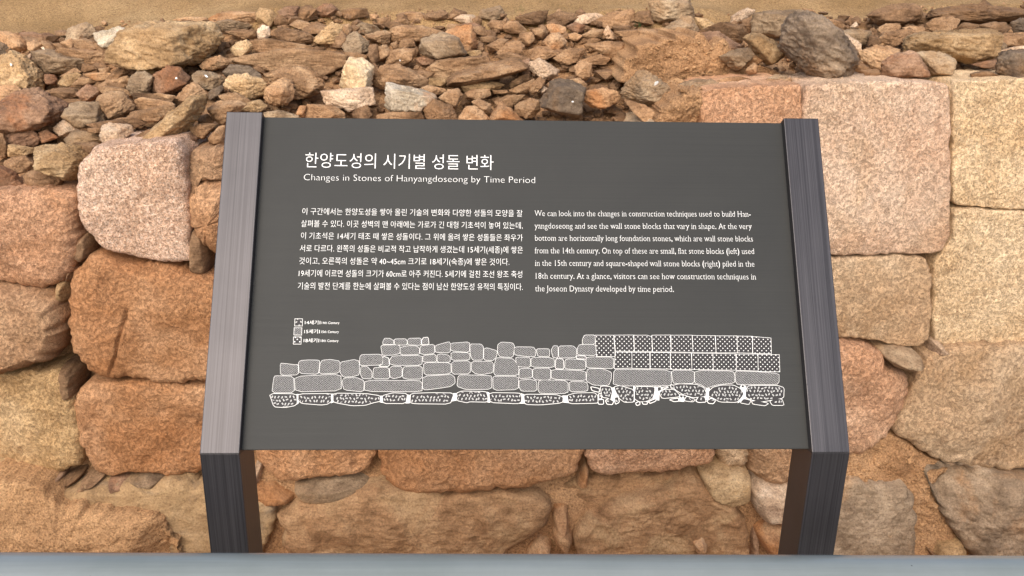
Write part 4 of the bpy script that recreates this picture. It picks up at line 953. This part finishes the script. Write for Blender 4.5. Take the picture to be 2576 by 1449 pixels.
def dots(poly, gap, r):
    lo, hi = poly.min(0), poly.max(0)
    for i in range(int(math.floor(lo[1]/gap*2)), int(hi[1]/gap*2)+1):
        for j in range(int(math.floor(lo[0]/gap))-1, int(hi[0]/gap)+2):
            c = np.array([(j+(i % 2)*0.5)*gap, i*gap/2])
            if inside(poly, c): marks.append([c+r*np.array([math.cos(t), math.sin(t)]) for t in np.linspace(0, 2*math.pi, 9)[:-1]])
_dr = random.Random(4)
def dashes(poly, gap):
    lo, hi = poly.min(0), poly.max(0); inn = grow(poly, -PXM*1.6)
    for i in range(int((hi[1]-lo[1])/gap)+2):
        for j in range(int((hi[0]-lo[0])/gap)+2):
            c = lo+np.array([(j+(i % 2)*.5)*gap, i*gap])+np.array([_dr.uniform(-.2, .2), _dr.uniform(-.2, .2)])*gap
            a = _dr.choice([65, 70, 60, 115, 20, -10, 125, 75]); a = math.radians(a); d = np.array([math.cos(a), math.sin(a)])*PXM*4.6; n = np.array([-math.sin(a), math.cos(a)])*PXM*1.35
            for s in (-1, 1):
                if inside(inn, c+s*n-d*.8) and inside(inn, c+s*n+d*.8): marks.append(strip(c+s*n-d, c+s*n+d, PXM*1.25))
for sets, kind, gr in ((HS, 'h', 2.0), (SS_, 's', 1.6), (FS, 'f', 2.0)):
    for fn, txt in sets:
        for one in txt.replace('\n', '|').split('|'):
            P = np.array([pan(*fn(*map(float, q.split(',')))) for q in one.split()])
            small = len(P) and np.ptp(P, 0).max() < PXM*40
            if kind != 's': P = chaikin(P, 1, 0.13)
            white.append(grow(P, PXM*(gr if not small else 2.6))); P = grow(P, PXM*(0.6 if kind == 'h' else 0.0)); dark.append(P)
            if kind == 'h': hatch(P, PXM*4.95, PXM*0.65)
            elif kind == 's': dots(P, PXM*18.3, PXM*2.3)
            else: dashes(P, PXM*13.5)
for fn, one in ((d1, '440,1145 470,1145 468,1270 440,1290'), (d1, '905,1140 945,1140 945,1255 905,1270'), (d1, '1572,1168 1608,1168 1622,1265 1572,1255'), (d1, '1920,1145 1992,1160 1976,1270 1918,1270'), (d2, '596,800 648,798 642,890 570,905'), (d2, '1026,780 1054,795 1062,920 1026,915'), (d2, '1452,800 1496,815 1502,930 1408,932'), (d2, '1978,830 2046,830 2062,925 1982,915'),
                (d3, '430,740 480,735 540,900 440,900'), (d3, '700,720 720,725 715,905 700,905'), (d3, '945,725 1010,730 1005,890 930,880'), (d3, '1555,745 1600,745 1590,880 1550,880'), (d3, '1960,715 2030,715 2030,870 1930,920'), (d3, '1230,860 1300,850 1300,905 1230,900')):
    white.append(np.array([pan(*fn(*map(float, q.split(',')))) for q in one.split()]))
main = (list(white), list(dark), list(marks))
for (x, y, w_, h_), kd in (((418, 122, 104, 98), 'f'), ((408, 245, 105, 98), 'h'), ((400, 368, 105, 98), 's')):
    P = np.array([pan(*d1(x+a, y+b)) for a, b in ((0, 0), (w_, 0), (w_-3, h_), (-3, h_))]); white, dark, marks = [], [], []
    white.append(grow(P, PXM*0.9)); P = grow(P, -PXM*0.9); dark.append(P)
    if kd == 'h': hatch(P, PXM*4.95, PXM*0.7)
    elif kd == 's':
        for a, b in ((52, 35), (17, 67), (84, 67), (26, 8), (92, 8)):
            c = np.array(pan(*d1(x+a, y+b))); marks.append([c+PXM*2.6*np.array([math.cos(t), math.sin(t)]) for t in np.linspace(0, 2*math.pi, 9)[:-1]])
    else:
        for a, b, a2, b2 in ((10, 45, 34, 38), (8, 54, 32, 48), (74, 32, 96, 42), (72, 41, 94, 50), (48, 94, 60, 78), (58, 96, 70, 80), (30, 8, 46, 8)):
            marks.append(strip(np.array(pan(*d1(x+a, y+b))), np.array(pan(*d1(x+a2, y+b2))), PXM*1.3))
    sw = flat('legend_swatch', white, M['ink'], plate, [0.0003]); flat('swatch_fill', dark, M['plate_dark'], sw, [0.00052]); flat('swatch_pattern', marks, M['ink'], sw, [0.00075]*len(marks))
white, dark, marks = main
dia = flat('wall_diagram', white, M['ink'], plate, [0.0003+1.2e-5*(i % 9) for i in range(len(white))])
flat('diagram_stone_fill', dark, M['plate_dark'], dia, [0.00052+1.2e-5*(i % 9) for i in range(len(dark))])
flat('diagram_hatching', marks, M['ink'], dia, [0.00075]*len(marks))

# ------------------------------------------------------------------ the guard rail in front
RR = 0.045
rail = empty('guard_rail', (0, -0.22, 0), 'grey painted tubular guard rail in front of the sign, running across the bottom edge', 'railing')
def tube(name, a, b, r, mat, parent, n=64, seg=40, sag=0.0):
    a, b = np.array(a, float), np.array(b, float); d = (b-a)/np.linalg.norm(b-a); t = np.array([0, 0, 1.0]) if abs(d[2]) < .9 else np.array([0, 1.0, 0])
    u = np.cross(d, t); u /= np.linalg.norm(u); v = np.cross(u, d); V, F = [], []
    for i in range(seg+1):
        c = a+(b-a)*i/seg+np.array([0, 0, -sag*(2*i/seg-1)**2])
        for k in range(n): V.append(c+r*(math.cos(2*math.pi*k/n)*u+math.sin(2*math.pi*k/n)*v))
    for i in range(seg):
        for k in range(n): F.append((i*n+k, i*n+(k+1) % n, (i+1)*n+(k+1) % n, (i+1)*n+k))
    F += [tuple(range(n))[::-1], tuple(seg*n+k for k in range(n))]
    o = mesh_obj(name, V, F, mat, parent, True)
    if parent is not None: o.location = -parent.location
    return o
def rail_axis(px, py):                             # axis of a tube whose upper outline passes through a picture point
    d = ray(px, py); Yr = -0.22; p = at_y(px, py, Yr); k = d/np.linalg.norm(d); up = np.array([0, -k[2], 0])*0; 
    n = np.array([0, k[2], -k[1]]); n /= np.linalg.norm(n); n = n if n[2] < 0 else -n
    return p+n*RR
A, B2 = rail_axis(0, 1388.5), rail_axis(2576, 1397.0); dd = B2-A
tube('top_rail', A-dd*1.2, B2+dd*1.2, RR, M['rail'], rail)
for k in (-0.62, 1.62):
    q = A+dd*k; tube('rail_post', (q[0], q[1], 0.0), (q[0], q[1], q[2]-RR*.6), 0.03, M['rail'], rail, 32, 2)
A2 = A-dd*1.2-np.array([0, 0, .45]); tube('lower_rail', A2, B2+dd*1.2-np.array([0, 0, .45]), 0.022, M['rail'], rail, 32, 2)

# white splashes on some of the stones
bpy.context.view_layer.update(); DG = bpy.context.evaluated_depsgraph_get()
for px, py, a, b, sl_ in ((28, 163, 5, 7, .4), (315, 434, 3, 12, .2), (519, 192, 10, 5, -.7), (444, 197, 5, 6, 0), (2334, 303, 4, 13, .3), (1650, 210, 11, 16, -.5), (148+858, 152, 3, 5, 0), (1441, 256, 7, 4, 0)):
    d = Vector(ray(px, py)).normalized(); hit, loc, nrm, idx, ob, mx = SC.ray_cast(DG, Vector(CAM), d)
    if not hit: continue
    k = (loc-Vector(CAM)).length/FOC; n = nrm.normalized(); tx = Vector((1, 0, 0))-n*n.x; tx.normalize(); ty = n.cross(tx); V = []
    for j in range(14):
        t = 6.283*j/14; r = 0.5*rng.uniform(.7, 1.15); x, y = a*r*math.cos(t), b*r*math.sin(t); V.append(loc+n*0.0012+tx*k*(x*math.cos(sl_)-y*math.sin(sl_))+ty*k*(x*math.sin(sl_)+y*math.cos(sl_)))
    V.append(loc+n*0.003); real = bpy.data.objects[ob.name]; base = real.matrix_world.translation
    o = mesh_obj('white_splash', [tuple(q-base) for q in V], [(j, (j+1) % 14, 14) for j in range(14)], M['ink'], real, True)
# crumbs lying on the earth at the foot of the wall
sp = []; keep = ('soil', 'sand_bank', 'earth_mound', 'ground')
for x0, x1, y0, y1, n in ((2060, 2420, 1120, 1420, 420), (640, 1440, 1190, 1440, 260), (-60, 470, 1200, 1440, 700), (1440, 2000, 1190, 1440, 200), (1560, 2010, 100, 310, 260)):
    for k in range(n):
        px, py = rng.uniform(x0, x1), rng.uniform(y0, y1); o0 = Vector(CAM); d = Vector(ray(px, py)).normalized()
        for _ in range(4):
            hit, loc, nrm, idx, ob, mx = SC.ray_cast(DG, o0, d)
            if not hit or ob.name.split('.')[0] in keep: break
            if (loc-Vector(CAM)).length > 2.3: hit = False; break
            o0 = loc+d*0.004
        if hit and ob.name.split('.')[0] in keep: sp.append((np.array(loc),))
gravel('gravel', 'crumbs of stone and earth at the foot of the wall', sp, M['soil'], 0.002, 0.007)
# sparse grass at the edge of the sand
for px, py, n, hh, mt, lb in ((1300, 30, 16, 0.035, 'dry_grass', 'faint tuft of dry straw-coloured grass at the sand edge above the rubble'), (1592, 64, 18, 0.022, 'green_grass', 'tiny green grass tuft between stones near the tall whitish top-edge rock')):
    hit, loc, nrm, idx, ob, mx = SC.ray_cast(DG, Vector(CAM), Vector(ray(px, py)).normalized()); V, F = [], []
    if not hit: continue
    for k in range(n):
        b = np.array(loc)+np.array([rng.uniform(-.03, .03), rng.uniform(-.015, .015), -0.004]); l = hh*rng.uniform(.5, 1.1); dx, dy = rng.uniform(-.5, .5)*l, rng.uniform(-.5, .3)*l
        i = len(V); wv = 0.0011
        for t in (0, .5, 1):
            c = b+np.array([dx*t*t, dy*t*t, l*t]); ww = wv*(1-t*.85); V += [c-np.array([ww, 0, 0]), c+np.array([ww, 0, 0]), c+np.array([0, ww, 0])]
        for a in (0, 3):
            for q in range(3): F.append((i+a+q, i+a+(q+1) % 3, i+a+3+(q+1) % 3, i+a+3+q))
    tag(mesh_obj('grass_tuft', V, F, M[mt], None, True, tuple(loc)), lb, 'grass')
